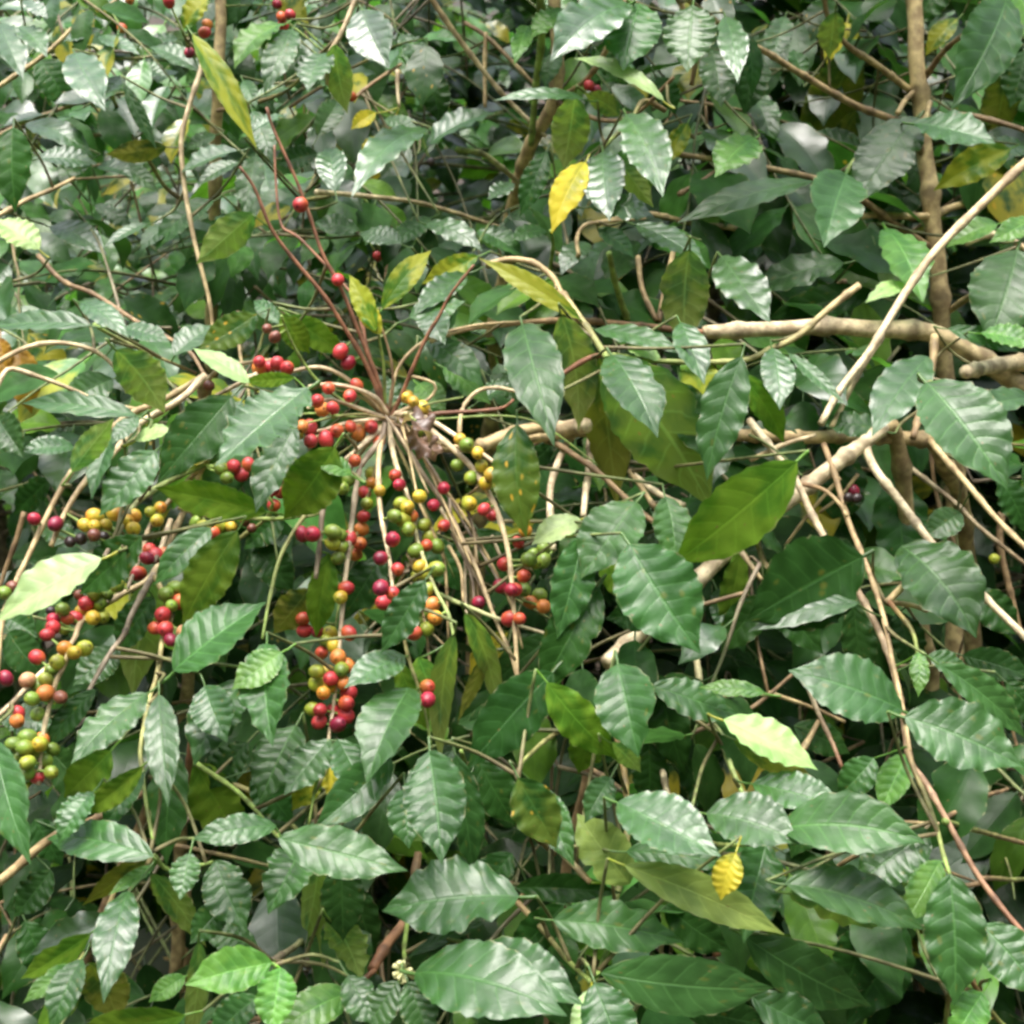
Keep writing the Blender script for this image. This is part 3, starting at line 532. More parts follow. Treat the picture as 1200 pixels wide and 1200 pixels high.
# ------------------------------------------------------------------ leaves one can tell apart: base, tip, breadth, distance, kind
LEAVES = {
'I': '''118 35 78 47 18 1.6 s|20 32 52 64 24 1.6 s|88 62 120 124 40 1.55 S|145 88 115 122 26 1.6 s|145 95 203 137 30 1.6 m|145 98 180 168 16 1.5 f|155 78 193 90 22 1.6 S|116 42 160 62 18 1.6 s|235 84 180 58 22 1.55 s|208 45 172 52 17 1.65 s|0 28 25 88 32 1.6 s|30 0 54 20 16 1.6 s|48 70 80 124 38 1.7 f|195 172 130 180 22 1.5 d|85 130 112 150 16 1.6 m|30 145 102 180 28 1.6 s|45 185 108 192 26 1.55 S|108 185 58 222 24 1.6 m|15 150 18 240 48 1.45 f|140 190 182 222 20 1.6 m|115 195 152 208 22 1.6 s|278 176 218 200 26 1.5 S|252 158 220 175 18 1.6 m|280 190 235 216 20 1.55 s|250 235 188 290 32 1.6 m|297 250 236 304 36 1.45 u|205 262 168 292 22 1.6 s|46 292 -4 260 32 1.4 V|60 265 120 296 28 1.6 s|112 240 152 266 20 1.7 m|172 262 126 288 16 1.5 s|215 34 244 -2 26 1.4 p|226 40 294 162 26 1.35 p|332 28 280 76 32 1.5 l|342 35 312 104 36 1.5 m|380 62 362 102 40 1.5 s|424 12 453 74 48 1.45 S|392 52 406 126 30 1.48 u|298 152 332 136 17 1.4 S|296 130 318 188 24 1.45 m|393 225 385 178 34 1.45 S|372 180 330 192 26 1.5 f|372 160 396 120 28 1.55 m|500 152 420 224 40 1.5 S|450 140 492 152 18 1.55 m|500 172 573 136 28 1.5 s|440 132 414 150 18 1.55 y|450 160 426 184 20 1.55 y|300 182 288 250 30 1.5 m|310 190 322 240 24 1.6 s|300 115 336 104 14 1.55 s|420 270 372 262 24 1.5 m|470 285 425 275 24 1.45 s|500 262 560 292 26 1.45 s|505 255 460 285 24 1.5 m|285 95 300 125 18 1.6 m''',
'H': '''500 78 516 142 32 1.6 f|470 40 500 78 26 1.65 m|736 4 653 66 56 1.36 S|750 4 732 76 62 1.38 m|812 6 806 78 66 1.4 m|850 20 863 90 32 1.42 S|834 58 844 120 38 1.46 m|872 38 880 108 24 1.5 f|660 10 626 42 28 1.42 l|618 30 604 72 22 1.45 l|778 118 682 73 20 1.34 V|726 136 688 112 20 1.38 u|686 116 588 118 16 1.36 S|674 114 662 192 42 1.38 u|734 134 773 222 50 1.33 S|725 188 762 238 24 1.36 u|686 190 650 266 34 1.32 y|706 178 714 252 46 1.34 S|690 242 760 254 32 1.3 s|806 144 784 188 22 1.42 p|884 162 842 204 44 1.42 l|640 178 612 248 28 1.45 f|655 62 640 100 22 1.5 m|700 60 720 95 30 1.5 f|600 214 574 232 20 1.5 s|610 245 590 300 26 1.55 m|640 270 600 282 20 1.5 m|700 268 740 300 24 1.42 m|690 285 660 320 26 1.45 s|770 90 790 130 30 1.55 f|745 262 820 306 34 1.36 s|560 270 610 300 28 1.5 s''',
'C': '''978 14 972 64 44 1.62 u|1180 -4 1121 116 62 1.55 F|1076 138 1010 232 58 1.5 m|1072 144 1158 166 54 1.48 s|992 204 968 282 62 1.45 s|1002 54 943 182 58 1.8 d|1004 130 984 182 26 1.8 d|1182 80 1165 162 40 1.8 d|1184 174 1102 219 36 1.65 p|1180 14 1186 44 20 1.55 y|1122 22 1088 62 22 1.8 p|1062 180 1082 252 42 1.85 f|952 212 808 257 30 1.48 s|1040 268 1078 347 54 1.48 l|1168 262 1114 288 26 1.45 l|1210 256 1164 282 24 1.44 l|1192 293 1160 394 78 1.42 m|1062 332 1018 353 18 1.44 V|988 308 884 341 38 1.5 m|1024 342 908 372 36 1.55 f|880 60 872 130 40 1.7 f|920 20 905 70 30 1.8 m|1200 60 1185 120 40 1.8 f|930 130 905 190 36 1.8 f|880 110 905 170 34 1.75 m|1130 200 1180 270 40 1.8 f|1085 200 1040 260 40 1.85 f|940 90 930 60 22 1.7 m|1200 170 1150 190 30 1.7 m|1015 175 950 160 26 1.8 m|1110 -20 1070 30 40 1.85 f|890 285 830 330 30 1.6 m|980 262 1040 300 24 1.7 m|1190 -10 1230 60 50 1.6 l''',
'B': '''846 300 898 372 50 1.34 S|808 292 804 397 54 1.3 u|798 378 823 444 36 1.26 S|696 386 792 413 24 1.3 s|774 422 722 398 22 1.28 V|708 418 822 580 92 1.22 u|718 416 766 504 58 1.19 S|700 418 721 578 52 1.27 d|612 380 646 510 58 1.18 Z|658 370 676 492 46 1.24 u|680 374 572 309 24 1.27 p|606 498 616 618 50 1.13 q|869 418 832 550 50 1.18 F|868 438 914 512 32 1.24 g|805 418 832 498 46 1.3 p|796 448 830 534 46 1.28 f|905 408 913 474 36 1.26 S|924 414 984 468 16 1.28 s|1088 418 1028 503 46 1.3 s|1086 448 1172 562 84 1.18 Z|1214 466 1138 482 26 1.25 s|1034 504 966 496 30 1.36 m|934 541 798 654 74 1.1 g|545 320 490 365 30 1.34 s|560 300 500 330 26 1.4 p|1150 390 1215 405 26 1.38 l|1110 385 1190 410 22 1.4 m''',
'A': '''312 754 319 864 56 1.06 Z|330 764 277 804 46 1.04 l|440 388 412 328 24 1.2 p|446 392 420 350 22 1.21 y|448 362 500 300 28 1.23 p|480 372 540 355 34 1.3 m|500 360 520 400 34 1.3 s|440 440 470 480 24 1.3 m|490 450 520 480 30 1.35 l|500 400 560 450 34 1.32 m|520 430 570 470 28 1.36 l|346 498 304 592 42 1.16 m|392 524 338 600 60 1.12 g|412 556 374 540 24 1.12 l|330 368 360 410 28 1.28 g|340 370 400 410 30 1.3 g|330 380 300 355 20 1.3 m|450 650 404 722 42 1.24 f|386 648 372 738 32 1.18 g|362 690 324 738 42 1.2 d|532 744 518 882 28 1.08 u|545 718 582 830 26 1.1 u|575 760 540 838 16 1.14 d|498 680 451 758 38 1.06 F|474 768 410 803 34 1.07 S|480 806 434 908 58 1.06 s|490 770 520 850 34 1.12 u|466 775 500 850 30 1.12 g|386 866 338 926 42 1.05 s|396 866 427 932 38 1.05 s|384 888 396 938 26 1.1 y|375 905 345 946 28 1.1 p|745 588 686 670 62 1.13 m|680 608 628 636 28 1.14 V|682 628 655 738 46 1.12 F|707 638 729 700 28 1.17 g|747 668 740 708 26 1.2 V|738 638 813 754 92 1.08 m|780 582 790 658 44 1.15 m|648 520 600 560 26 1.35 f|330 600 290 640 40 1.3 f|560 620 600 680 40 1.35 f|500 630 540 690 40 1.4 f|650 745 580 800 40 1.3 f|560 470 600 450 26 1.4 s|575 440 610 470 26 1.45 m''',
'D': '''1012 652 886 722 98 1.22 f|1006 706 888 738 26 1.2 s|1056 640 1136 738 78 1.27 Z|990 528 984 612 62 1.48 f|1052 560 1062 684 62 1.48 f|1125 600 1085 628 34 1.4 m|1000 708 1012 794 38 1.3 f|1052 718 1064 784 38 1.28 f|1058 832 936 790 64 1.08 m|1100 778 1192 857 38 1.1 F|1088 768 1134 792 26 1.16 m|1060 840 1186 894 70 1.05 m|1128 768 1205 792 34 1.3 f|1076 764 1076 812 20 1.16 l|1062 884 1034 947 32 1.1 l|1024 888 984 932 46 1.14 m|882 918 984 947 38 1.06 s|914 971 1069 986 54 1.01 Z|828 953 928 986 54 1.03 s|898 988 874 1094 62 1.06 m|920 1036 1070 1086 44 .99 S|925 1045 1064 1084 54 1.01 u|1088 973 1008 1032 54 1.06 m|1102 1008 1064 1077 38 1.03 l|1113 1024 1118 1164 62 .99 F|1150 1083 1218 1162 74 1.0 m|1012 1083 988 1164 62 1.1 f|1062 1088 998 1194 64 1.12 f|874 1098 1008 1172 58 1.05 F|1152 1163 1118 1218 54 .98 l|848 843 948 897 38 1.07 V|860 866 952 915 28 1.1 d|896 812 825 806 18 1.12 l|764 803 858 837 38 1.13 m|900 700 850 760 40 1.3 f|905 690 960 760 40 1.35 f|930 850 990 880 34 1.25 f|870 640 850 740 34 1.32 g|1170 560 1200 620 40 1.4 f|1180 800 1230 850 50 1.2 f|1140 690 1190 740 40 1.4 f|960 940 930 1000 40 1.2 f|840 690 870 760 36 1.35 m|920 1000 970 1030 30 1.2 f''',
'E': '''738 1036 682 961 54 1.04 v|732 1014 902 1088 42 1.0 v|648 1078 788 1102 48 1.03 m|604 1040 718 1046 30 1.08 f|862 1000 846 1050 32 .98 y|608 1050 463 1066 66 1.02 S|486 1140 648 1186 62 .97 S|558 1110 672 1172 48 1.0 s|480 1120 564 1083 12 1.04 s|478 1150 502 1218 40 .98 m|466 1150 428 1208 42 .99 m|697 1152 732 1244 74 .97 m|690 1160 678 1224 28 .99 V|704 1140 888 1156 62 .99 F|503 880 516 1000 66 .98 Z|534 885 553 1012 38 1.04 f|607 912 648 987 60 .98 q|634 924 670 1008 36 1.06 Z|716 911 688 960 32 1.04 m|724 940 834 998 54 1.0 S|734 998 844 1013 32 1.03 m|724 778 746 878 64 1.04 m|641 800 716 882 46 1.05 g|716 870 748 902 27 1.05 u|648 788 556 892 62 1.08 f|702 688 638 804 54 1.12 f|770 720 715 725 40 1.2 f|770 790 800 900 46 1.2 f|700 830 680 900 44 1.18 g|560 890 600 960 44 1.15 f|600 1000 560 1060 46 1.15 f|800 1180 896 1200 40 1.02 f|880 1168 966 1210 44 1.02 m|620 1120 680 1200 50 1.08 f|660 1060 600 1120 40 1.1 f|780 1060 850 1110 44 1.1 f|760 870 760 940 40 1.2 f|800 890 840 950 40 1.2 f|560 1190 640 1230 50 1.0 f''',
'F': '''475 924 479 988 58 1.02 m|458 888 376 964 46 1.04 m|326 982 464 1017 48 .99 m|346 850 308 934 58 1.1 Z|180 1004 66 985 36 .99 S|108 928 72 984 32 1.02 s|167 898 100 950 26 1.02 g|168 905 124 972 28 1.05 m|178 1005 104 1056 26 1.02 d|181 1014 132 1046 14 1.01 l|150 1044 124 1164 44 .99 S|222 1000 212 1050 62 .99 s|178 1024 236 1102 32 1.03 u|264 1058 226 1102 46 1.05 m|254 1008 286 1085 48 1.05 m|324 968 232 983 28 1.02 s|228 893 278 978 58 1.2 g|205 880 196 1002 48 1.18 f|106 1094 32 1142 30 1.03 g|96 1124 64 1204 36 1.01 m|87 1130 32 1172 22 1.03 l|104 1128 136 1194 52 1.06 d|216 1190 98 1208 42 1.0 g|233 1103 218 1220 26 1.0 u|217 1144 178 1172 22 1.04 l|319 1128 226 1152 44 .98 l|329 1134 321 1206 54 .97 l|302 1168 252 1214 42 1.0 m|302 1112 240 1096 26 1.08 s|358 988 318 1064 54 1.06 Z|402 1008 380 1124 40 1.1 u|372 998 354 1104 34 1.08 u|400 1008 402 1094 46 1.06 f|388 1078 420 1144 46 1.05 u|408 1143 442 1200 42 1.0 s|412 1163 328 1208 38 1.01 l|430 900 400 960 40 1.12 f|300 900 340 960 44 1.18 f|60 1020 20 1070 40 1.2 f|40 960 70 1010 40 1.25 f|30 1080 60 1140 40 1.25 f|290 870 250 920 44 1.2 f|420 1040 440 1110 40 1.15 f''',
'G': '''203 786 302 713 64 1.08 Z|240 804 264 864 62 1.06 m|286 798 233 888 54 1.08 m|186 814 196 934 36 1.04 S|172 812 91 888 44 1.05 S|112 808 58 872 28 1.1 f|181 678 158 806 44 1.2 u|119 654 6 723 48 1.08 V|166 628 100 690 48 1.13 f|278 622 220 724 50 1.12 g|247 618 186 680 34 1.14 m|360 454 262 538 76 1.08 S|272 464 192 558 58 1.1 f|312 600 193 574 40 1.16 g|136 410 188 478 68 1.2 u|292 449 232 412 22 1.14 V|345 442 290 446 16 1.15 g|302 368 238 406 36 1.25 q|204 416 249 384 32 1.26 s|160 487 38 474 26 1.16 S|162 489 134 518 22 1.16 s|84 553 129 496 26 1.12 u|136 504 110 578 26 1.16 m|158 516 200 507 18 1.16 V|182 528 122 598 48 1.15 m|106 381 -8 386 26 1.15 S|94 354 147 395 24 1.3 s|144 384 194 399 22 1.3 s|22 408 36 478 38 1.35 o|0 396 6 444 24 1.35 o|87 525 28 531 22 1.25 s|-4 488 26 533 36 1.25 m|132 444 78 472 38 1.3 m|-6 868 32 1000 46 1.0 m|180 700 140 760 40 1.2 f|90 690 40 660 34 1.25 f|60 560 20 600 34 1.4 f|240 700 262 780 40 1.2 f|10 740 50 790 40 1.22 f|140 760 90 800 44 1.16 m|60 880 110 930 44 1.15 f|300 640 340 690 40 1.3 f|10 900 60 880 40 1.2 f|0 840 60 850 34 1.15 s|130 880 80 930 44 1.12 g|90 640 50 620 26 1.3 m|0 720 40 745 34 1.25 m'''}
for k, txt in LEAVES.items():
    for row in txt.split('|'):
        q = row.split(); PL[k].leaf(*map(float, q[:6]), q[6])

# ------------------------------------------------------------------ cherries: x, y, ripeness
CH = {'r': ((.46, .036, .044), 'ripe red cherry'), 'R': ((.38, .018, .045), 'dark red cherry'), 'o': ((.6, .19, .045), 'orange cherry'), 'y': ((.56, .37, .04), 'yellow cherry'),
      'g': ((.16, .23, .032), 'green cherry'), 'l': ((.36, .37, .04), 'yellow-green cherry'), 'k': ((.03, .016, .016), 'shrivelled black cherry'), 'b': ((.16, .05, .03), 'dried brown cherry'), 'p': ((.66, .34, .18), 'peach cherry')}
FRUIT = {
'A': '''396 328 r|399 412 r|408 425 R|418 451 r|410 464 r|390 478 r|363 501 r|354 500 o|364 517 r|382 515 r|347 509 l|411 500 o|420 508 o|435 500 r|416 540 r|382 569 r|387 577 r|427 577 r|435 555 l|436 566 y|444 518 r|463 557 r|468 568 R|492 582 l|520 572 R|508 592 R|567 597 r|490 505 g|495 478 y|486 472 y|477 465 y|539 515 y|560 531 y|564 546 l|575 556 y|585 572 g|590 562 g|536 545 g|401 572 g|407 562 g|321 592 r|329 561 r|319 572 R|330 576 r|325 426 r|304 424 r|336 431 r|316 430 r|307 432 o|385 455 r|426 605 r|424 620 o|410 630 r|422 637 o|416 649 o|399 627 g|390 637 l|400 641 g|391 624 g|397 652 g|354 626 R|366 626 R|460 632 R|446 654 R|466 667 r|446 689 R|450 706 r|459 695 r|406 689 r|399 700 l|472 609 l|479 621 g|482 605 o|497 615 g|500 639 r|488 645 g|512 640 g|504 632 g|492 664 l|488 675 l|500 672 l|511 667 g|520 616 r|501 691 g|577 604 r|591 661 r|586 687 R|599 691 R|561 706 R|597 725 r|506 709 o|510 724 y|487 710 g|480 724 g|496 717 g|490 727 g|500 737 g|484 741 r|409 742 r|387 742 l|382 751 g|391 757 l|377 765 o|396 770 o|400 785 g|405 779 o|371 787 g|384 787 y|389 794 r|402 800 o|371 801 l|385 806 y|379 812 y|407 810 r|406 824 r|375 832 r|390 832 r|366 831 g|374 846 r|405 837 r|396 849 R|357 739 r|372 740 R|355 725 r|501 805 o|501 820 R|616 622 y|607 635 r|625 649 g|637 657 g|620 656 g|636 645 g|627 660 g|604 691 r|609 725 r|614 675 o|622 706 o|614 691 g|631 699 g|637 711 o|352 240 r|313 385 b|322 395 b|550 590 l|545 520 g|552 560 g|430 590 g|470 590 g|463 605 g|478 597 l|570 565 l|445 575 y|395 505 r|378 480 o|372 470 r|478 618 g''',
'G': '''111 605 y|100 615 y|111 616 y|124 615 y|135 602 y|158 605 y|148 611 y|156 618 y|184 610 l|110 627 b|122 629 k|82 635 k|93 632 k|175 644 r|182 651 r|172 654 R|162 672 r|260 615 l|251 624 o|271 617 y|287 611 b|295 619 b|205 689 g|195 696 g|201 710 g|210 705 o|191 720 r|182 736 r|194 737 r|200 750 R|216 741 p|111 695 g|126 696 g|137 686 g|117 707 g|105 707 r|92 697 b|96 716 y|109 724 y|79 725 r|88 724 r|62 735 r|55 744 r|60 730 R|75 715 g|60 716 k|117 724 g|75 737 g|43 770 r|76 760 y|87 765 y|96 761 l|7 795 R|21 836 r|53 812 o|32 797 p|44 804 g|54 797 g|42 817 g|44 837 g|60 785 g|67 776 l|5 695 g|32 864 g|29 876 g|40 881 g|24 886 g|50 891 g|32 894 g|44 867 o|71 817 b|43 910 r|274 546 r|281 555 r|291 544 r|252 562 g|266 560 g|259 550 g|242 562 l|40 608 R|65 614 R|188 595 y|178 600 l|190 650 o|240 460 b|245 452 b|230 612 g|238 618 l|60 905 g|36 906 g|20 845 o|10 690 b|48 870 l|60 880 g|25 870 g''',
'I': '''325 5 R|340 17 r|330 20 r|332 30 r|243 28 o|240 38 r|143 33 o|222 62 R|455 262 R|450 298 R|443 300 r|505 190 k|412 113 r|152 0 o|198 2 r''',
'H': '''690 100 r|698 105 R|652 345 b''', 'D': '''1000 575 R|1004 584 k|994 583 k|1165 655 l'''}
NEXT = {'o': (.5, .06, .03), 'y': (.58, .22, .03), 'g': (.30, .32, .035), 'l': (.5, .34, .03), 'r': (.5, .09, .03), 'R': (.2, .01, .035)}
def cherry_geom(mb, c, r, ax, tint, tint2=None):
    el = R.uniform(1.0, 1.22); bl = Vector((R.uniform(-1, 1), R.uniform(-1, 1), R.uniform(-1, 1))).normalized(); off = R.uniform(-.5, .5); tint2 = tint2 or tint
    ax = ax.normalized(); x = ax.cross(Vector((.2, .5, .8))).normalized(); y = ax.cross(x); v = []; f = []; tt = []
    nr, ns = 9, 12
    prof = [(-1.06, .0), (-.98, .36), (-.8, .64), (-.5, .89), (-.1, 1.0), (.3, .96), (.66, .74), (.88, .46), (.97, .24), (.93, .15), (.99, .11), (.97, .0)]
    for i, (h, q) in enumerate(prof):
        dk = 1 if i < 9 else .35
        for j in range(ns):
            an = 6.2832 * j / ns; v.append(c + ax * h * r * el + (x * math.cos(an) + y * math.sin(an)) * max(q, .01) * r)
            k = .9 + .18 * noise.noise(v[-1] * 160); g = smooth(-.5, .7, (v[-1] - c).dot(bl) / r + off); tt.append((*[(a_ + (b_ - a_) * g) * dk * k for a_, b_ in zip(tint, tint2)], 1))
    for i in range(len(prof) - 1):
        for j in range(ns):
            a = i * ns + j; b_ = i * ns + (j + 1) % ns; f.append((a, b_, b_ + ns, a + ns))
    mb.add(v, f, [], tt, [])
for k, txt in FRUIT.items():
    P = PL[k]; seen = []
    for row in txt.split('|'):
        x, y, c = row.split(); x = float(x); y = float(y)
        near = min(P.pts, key=lambda p: (lambda q: (q[0]-x)**2 + (q[1]-y)**2 + (q[2] * 25) ** 2)(px(p)))
        d = near.copy(); dd = px(near)[2]; r = R.uniform(.0049, .0065) if k in 'AG' else .0055
        pos = at(x, y, dd - R.uniform(-.006, .013))
        for it in range(6):                       # keep neighbours from sinking into each other
            for q, rq in seen:
                g = (q - pos).length
                if g < .9 * (r + rq): pos = pos + ((pos - q).normalized() * .4 + (TOW if pos.y < q.y else FWD)) * (.9 * (r + rq) - g) * .6
        seen.append((pos, r)); P.fruit.append((x, y, pos, r, c, near))

# flower buds at a twig tip
bud = (E, at(474, 1138, 1.0))

# ------------------------------------------------------------------ leafy sprays that fill the shrubs behind the nearest leaves
OUT = None
HOLES = [(135, 1050, 222, 1150), (540, 20, 612, 150), (520, 150, 570, 260), (150, 290, 180, 330), (100, 985, 130, 1020), (445, 1020, 500, 1075), (1080, 0, 1100, 370)]
def fill(k, n, xr, yr, dr, length, Lm, mix='n', conn=True, holes=HOLES, **kw):
    P = PL[k]
    for _ in range(n):
        x, y, d = R.uniform(*xr), R.uniform(*yr), R.uniform(*dr); p = at(x, y, d)
        if any(x0 - 20 < x < x1 + 20 and y0 - 20 < y < y1 + 20 for x0, y0, x1, y1 in holes): continue
        dirv = Vector((R.uniform(-1, 1), R.uniform(-1, .2), R.uniform(-.6, .25)))
        if conn and holes is not OUT:
            q = P.near(p + Vector((0, .1, -.1))); mid = (p + q) * .5 + Vector((0, .05, .03))
            if (q - p).length > .02:
                P.branch([q, mid, p], .0017, .0012, R.choice((BROWN, (.12, .09, .05), (.10, .10, .04))), own=False, sides=5, nodes=0, rough=0)
        P.spray(p, dirv, length * R.uniform(.7, 1.2), Lm, mix, holes=holes, **kw)
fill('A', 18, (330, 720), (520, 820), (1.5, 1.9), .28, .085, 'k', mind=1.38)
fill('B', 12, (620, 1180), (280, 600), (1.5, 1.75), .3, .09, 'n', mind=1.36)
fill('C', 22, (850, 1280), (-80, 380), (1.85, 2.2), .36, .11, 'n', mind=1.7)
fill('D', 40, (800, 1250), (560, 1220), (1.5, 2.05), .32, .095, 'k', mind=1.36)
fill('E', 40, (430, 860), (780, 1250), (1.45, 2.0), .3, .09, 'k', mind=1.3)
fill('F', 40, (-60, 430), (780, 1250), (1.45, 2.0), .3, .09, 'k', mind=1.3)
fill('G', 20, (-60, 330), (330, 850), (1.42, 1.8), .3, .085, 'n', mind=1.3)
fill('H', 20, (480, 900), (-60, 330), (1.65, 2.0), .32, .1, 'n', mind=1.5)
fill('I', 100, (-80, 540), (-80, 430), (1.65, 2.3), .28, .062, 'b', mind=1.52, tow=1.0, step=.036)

fill('D', 9, (820, 1200), (620, 1150), (1.18, 1.32), .22, .075, 'n', mind=1.1)
fill('E', 9, (430, 860), (860, 1200), (1.15, 1.3), .22, .075, 'n', mind=1.06)
fill('F', 9, (-20, 430), (860, 1200), (1.15, 1.3), .22, .075, 'n', mind=1.06)
fill('B', 8, (620, 900), (330, 600), (1.38, 1.5), .22, .08, 'n', mind=1.3)
# unseen foliage above and around the view, added to shade the gaps
OUT = [(-25, -25, 1225, 1225)]
fill('C', 16, (620, 1500), (-620, -60), (1.5, 2.5), .36, .11, 'n', mind=1.35, holes=OUT)
fill('H', 20, (480, 900), (-620, -90), (1.55, 2.5), .36, .11, 'n', mind=1.4, holes=OUT)
fill('B', 6, (700, 1300), (-420, -60), (1.35, 1.7), .32, .1, 'n', mind=1.25, holes=OUT)
fill('G', 20, (-520, -60), (0, 1000), (1.3, 1.9), .32, .09, 'n', mind=1.2, holes=OUT)
fill('D', 20, (1260, 1700), (200, 1200), (1.3, 1.9), .32, .09, 'n', mind=1.2, holes=OUT)
fill('F', 16, (-500, 300), (1200, 1500), (1.2, 1.9), .32, .09, 'n', mind=1.1, holes=OUT)
fill('E', 16, (300, 1300), (1200, 1500), (1.2, 1.9), .32, .09, 'n', mind=1.1, holes=OUT)

# ------------------------------------------------------------------ rows of coffee shrubs further up the slope
def back_shrub(key, x, y, h, label, n, Lm, mix, holes=HOLES):
    P = plant(key, x, y, label); g = P.e.location
    top = g + Vector((R.uniform(-.15, .15), R.uniform(-.1, .1), h)); P.trunk([g.lerp(top, .35) + Vector((R.uniform(-.06, .06), 0, 0)), g.lerp(top, .7) + Vector((R.uniform(-.06, .06), 0, 0)), top], .022, .006, GREY)
    for i in range(n):
        t = .22 + .78 * (i + R.random()) / n; c = P.near(g.lerp(top, t)); an = R.uniform(0, 6.283); rch = (1.05 - .65 * t) * R.uniform(.7, 1.1)
        d = Vector((math.cos(an), math.sin(an), R.uniform(-.1, .45)))
        if R.random() < .5: d.y = -abs(d.y)
        P.spray(c, d, rch, Lm, mix if t > .55 else 'k', tow=1.0 if mix == 'b' else .6, step=.05, holes=holes, rb=.004)  # lower sprays take the mix with shade in its tint
rows = [('J', -.95, 2.75, 2.5, 'coffee shrub behind the shiny pale leaves at the upper left corner', 170, .072, 'b'), ('K', -.3, 2.95, 2.6, 'coffee shrub behind the dark red upright twigs of the fan', 170, .072, 'b'),
        ('L', .38, 2.7, 3.3, 'shaded coffee shrub behind the big pale leaves along the top edge', 170, .11, 'n'), ('M', 1.0, 2.65, 3.3, 'shaded coffee shrub behind the upright tan trunk', 170, .11, 'n'),
        ('N', -1.25, 3.9, 2.6, 'distant coffee shrub up the slope, glimpsed over the upper left leaves', 70, .11, 'b'), ('O', -.45, 4.1, 2.6, 'distant coffee shrub up the slope, glimpsed left of the dark gap', 70, .11, 'b'),
        ('Q', .25, 4.0, 3.2, 'distant coffee shrub up the slope behind the dark gap', 130, .12, 'n'), ('S', 1.2, 4.0, 2.6, 'distant coffee shrub up the slope at the right edge', 120, .12, 'n')]
for r in rows: back_shrub(*r)

# ------------------------------------------------------------------ build the meshes
def score(l):
    c = l['B'] + l['a'] * l['L'] * .5; q = px(c)
    inside = -60 < q[0] < 1260 and -60 < q[1] < 1260
    return (2 if l['hero'] else 0) + (1 if inside else 0) * .6 + (l['L'] / max(q[2], .3)) * (1 if inside else .05) + (1.5 / max(q[2], .5) * .5 if inside else 0)
def put(mb, l, hi):
    leaf_geom(mb, l['B'], l['a'], l['n'], l['L'], l['W'], l['tint'], l['data'], nu=28 if hi == 2 else 14, hv=5 if hi == 2 else 2, curl=l['curl'], fold=l['fold'], wav=l['wav'], waves=l['waves'], twist=l['twist'], side=l['side'], pet=l.get('pet'))
for P in PL.values():
    for l in P.leaves:                                   # petioles; far bases get a twig of their own
        if l['hero']:
            q = P.near(l['B']); dist = (q - l['B']).length
            if dist < .035: l['pet'] = q
            else:
                q = R.choice([p for p in P.pts if (p - l['B']).length < dist * 1.35 + .02])
                l['pet'] = l['B'] - l['a'] * .012 - l['n'] * .003
                m = (l['pet'] + q) * .5 + FWD * .02
                mb = MB(); tube(mb, [q, m, l['pet']], .0016, .0011, (.16, .13, .06), (.13, .18, .05), sides=6); P.twigs.append(mb)
    for nm, mb, o in P.stems: mb.build(nm, M_BARK, P.e, o)
    if P.twigs:
        mb = MB()
        for t in P.twigs: mb.add(t.v, t.f, t.uv, t.t, t.d)
        ob = mb.build('twig', M_BARK, P.e, P.e.location.copy()); ob['kind'] = 'stuff'
    ls = sorted(P.leaves, key=score, reverse=True)
    for l in ls[:100]:
        mb = MB(); put(mb, l, 2 if px(l['B'])[2] < 1.9 else 1); ob = mb.build('leaf', M_LEAF, P.e, l['B'])
        if l['code'] in LEAF_LABEL: ob['label'] = LEAF_LABEL[l['code']]
    if len(ls) > 100:
        mb = MB()
        for l in ls[100:]: put(mb, l, 1)
        ob = mb.build('foliage', M_LEAF, P.e, P.e.location.copy()); ob['kind'] = 'stuff'
    # cherries, gathered into clusters where they touch the same stretch of twig
    todo = list(P.fruit); 
    while todo:
        cl = [todo.pop(0)]; grew = True
        while grew and len(cl) < 14:
            grew = False
            for q in list(todo):
                if any((q[2] - c[2]).length < .022 for c in cl): cl.append(q); todo.remove(q); grew = True
                if len(cl) >= 14: break
        mb = MB(); o = cl[0][2]
        for x, y, pos, r, c, nearp in cl:
            ax = (pos - nearp); ax = ax.normalized() if ax.length > .001 else TOW
            ax = (ax + Vector((R.uniform(-.5, .5), R.uniform(-.6, .1), R.uniform(-.5, .3)))).normalized()
            tube(mb, [nearp, (nearp + pos) * .5, pos - (pos - nearp).normalized() * r * .8], .0012, .001, GREENW, GREENW, sides=5)
        st = mb.build('cherry_cluster', M_BARK, P.e, o)
        for x, y, pos, r, c, nearp in cl:
            ax = (pos - nearp); ax = ax.normalized() if ax.length > .001 else TOW
            ax = (ax + Vector((R.uniform(-.7, .7), R.uniform(-.9, .2), R.uniform(-.7, .4)))).normalized()
            tint, lab = CH[c]; j = R.uniform(.82, 1.2); mb = MB(); cherry_geom(mb, pos, r * (.8 if c in 'kb' else 1), ax, tuple(v * j for v in tint), NEXT.get(c) if R.random() < .6 else None)
            ob = mb.build('cherry', M_CHERRY, None, pos); ob.parent = st; ob.location = pos - o; ob['label'] = lab
    bpy.context.view_layer.update()

# flower buds
P, c = bud; q = P.near(c); mb = MB()
for i in range(11):
    a = (Vector((R.uniform(-1, 1), R.uniform(-1, .2), R.uniform(-.9, 1)))).normalized(); tube(mb, [c - a * .002, c + a * .006, c + a * R.uniform(.007, .009)], .0011, .0018, GREENW, (.7, .68, .35), sides=6)
tube(mb, [q, (q + c) * .5, c], .0016, .0014, GREENW, GREENW, sides=6)
mb.build('flower_bud_cluster', M_BARK, P.e, c)

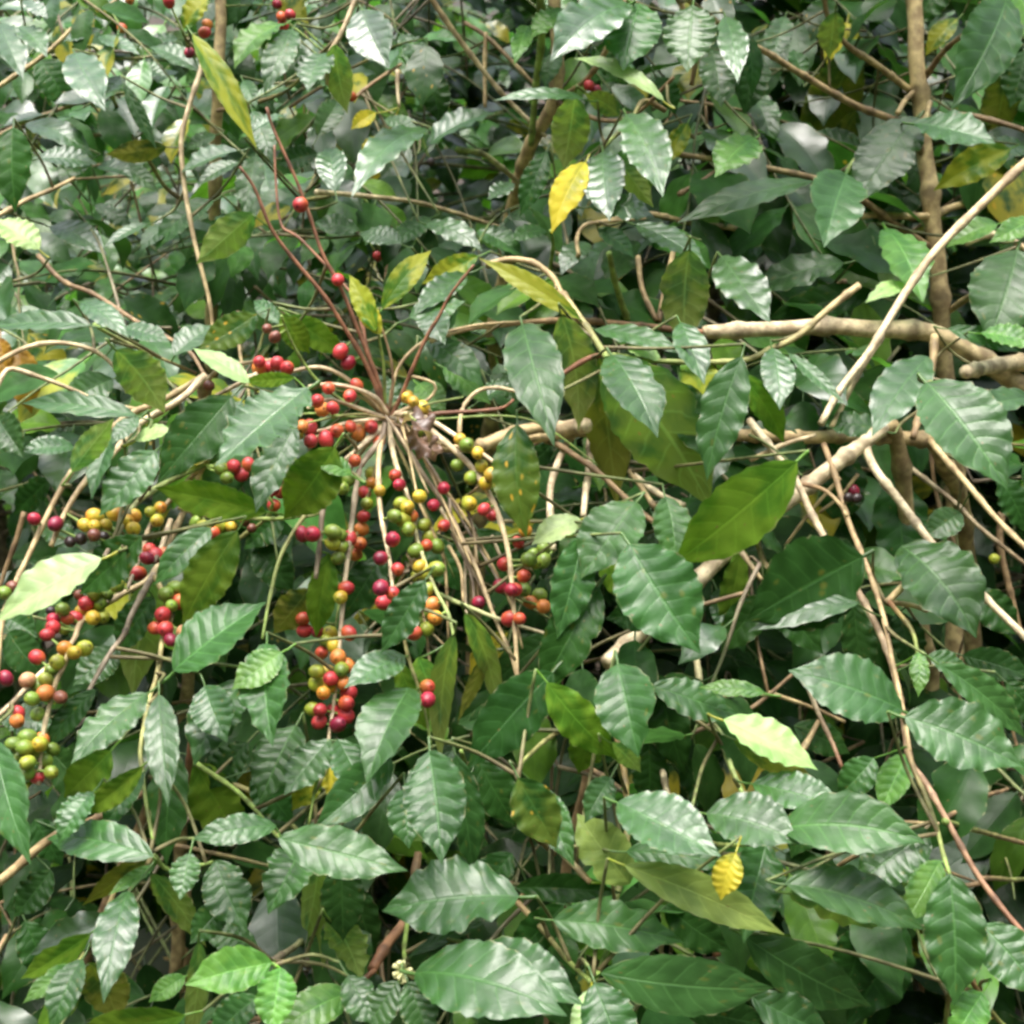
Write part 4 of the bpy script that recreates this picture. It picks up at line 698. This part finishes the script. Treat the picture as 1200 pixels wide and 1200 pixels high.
# dead leaf hung in the fork
mb = MB(); c = at(472, 498, 1.21)
leaf_geom(mb, c, (at(522, 552, 1.18) - c).normalized(), TOW + UP * .4 + RIGHT * .5, .042, .022, (.13, .085, .06), (0, 0, .3, .6), nu=26, hv=6, curl=2.6, fold=.5, wav=.5, waves=4, twist=1.6)
leaf_geom(mb, c + RIGHT * .008, (at(515, 530, 1.2) - c).normalized(), UP + TOW * .6, .034, .02, (.17, .105, .07), (0, 0, .7, .6), nu=22, hv=6, curl=-2.2, fold=-.4, wav=.5, waves=5, twist=-1.3)
ob = mb.build('dead_leaf', M_LEAF, None, c); ob['label'] = 'crumpled brown dead leaf caught where the fruiting twigs fan out'; ob['category'] = 'dead leaf'

# ------------------------------------------------------------------ ground and the far slope
mb = MB(); xs = [-150, -60, -25, -10, -5, -2, 0, 2, 5, 10, 25, 60, 150]; ys = [-150, -40, -10, -3, -1, 0, 1, 2, 3, 3.5, 4, 5, 7, 10, 15, 22, 33, 60, 150]
for y in ys:
    for x in xs: mb.v.append(Vector((x, y, gz(y) + (.03 * noise.noise(Vector((x, y, 0)) * .9) if abs(x) < 20 else 0)))); mb.t.append((1, 1, 1, 1))
for i in range(len(ys) - 1):
    for j in range(len(xs) - 1):
        a = i * len(xs) + j; mb.f.append((a, a + 1, a + len(xs) + 1, a + len(xs)))
g = mb.build('ground', M_SOIL); g['kind'] = 'structure'
mb = MB()
for i in range(11000):
    y = R.uniform(5.2, 9.5); x = R.uniform(-.55, .55) * y * 1.25; z = gz(y) + R.uniform(.0, 3.8) + .15 * noise.noise(Vector((x, y, 0)))
    a = Vector((R.uniform(-1, 1), R.uniform(-1, .3), R.uniform(-.9, .2))).normalized(); L = R.uniform(.12, .2); t, dt = pick('b')
    leaf_geom(mb, Vector((x, y, z)), a, Vector((R.uniform(-.4, .4), -.5, 1)), L, L * .45, t, dt, nu=5, hv=1, curl=.6, fold=.2, wav=0)
ob = mb.build('distant_foliage', M_LEAF); ob['kind'] = 'stuff'; ob['label'] = 'mass of far coffee foliage up the slope behind every shrub'; ob['category'] = 'foliage'
mb = MB()
for i in range(1200):
    y = R.uniform(.6, 5); x = R.uniform(-1.3, 1.3) * (1 + y * .3); an = R.uniform(0, 6.28); L = R.uniform(.06, .12)
    leaf_geom(mb, Vector((x, y, gz(y) + .02 + R.uniform(0, .03))), Vector((math.cos(an), math.sin(an), R.uniform(-.1, .3))).normalized(), Vector((R.uniform(-.4, .4), R.uniform(-.4, .4), 1)), L, L * .45, R.choice(((.16, .09, .04), (.22, .13, .06), (.10, .06, .03), (.3, .2, .06))), (0, .3, R.random(), .5), nu=5, hv=1, curl=R.uniform(-1, 1.4), fold=.3, wav=.1)
ob = mb.build('leaf_litter', M_LEAF); ob['kind'] = 'stuff'; ob['label'] = 'brown fallen leaves lying on the soil under the shrubs'; ob['category'] = 'leaf litter'
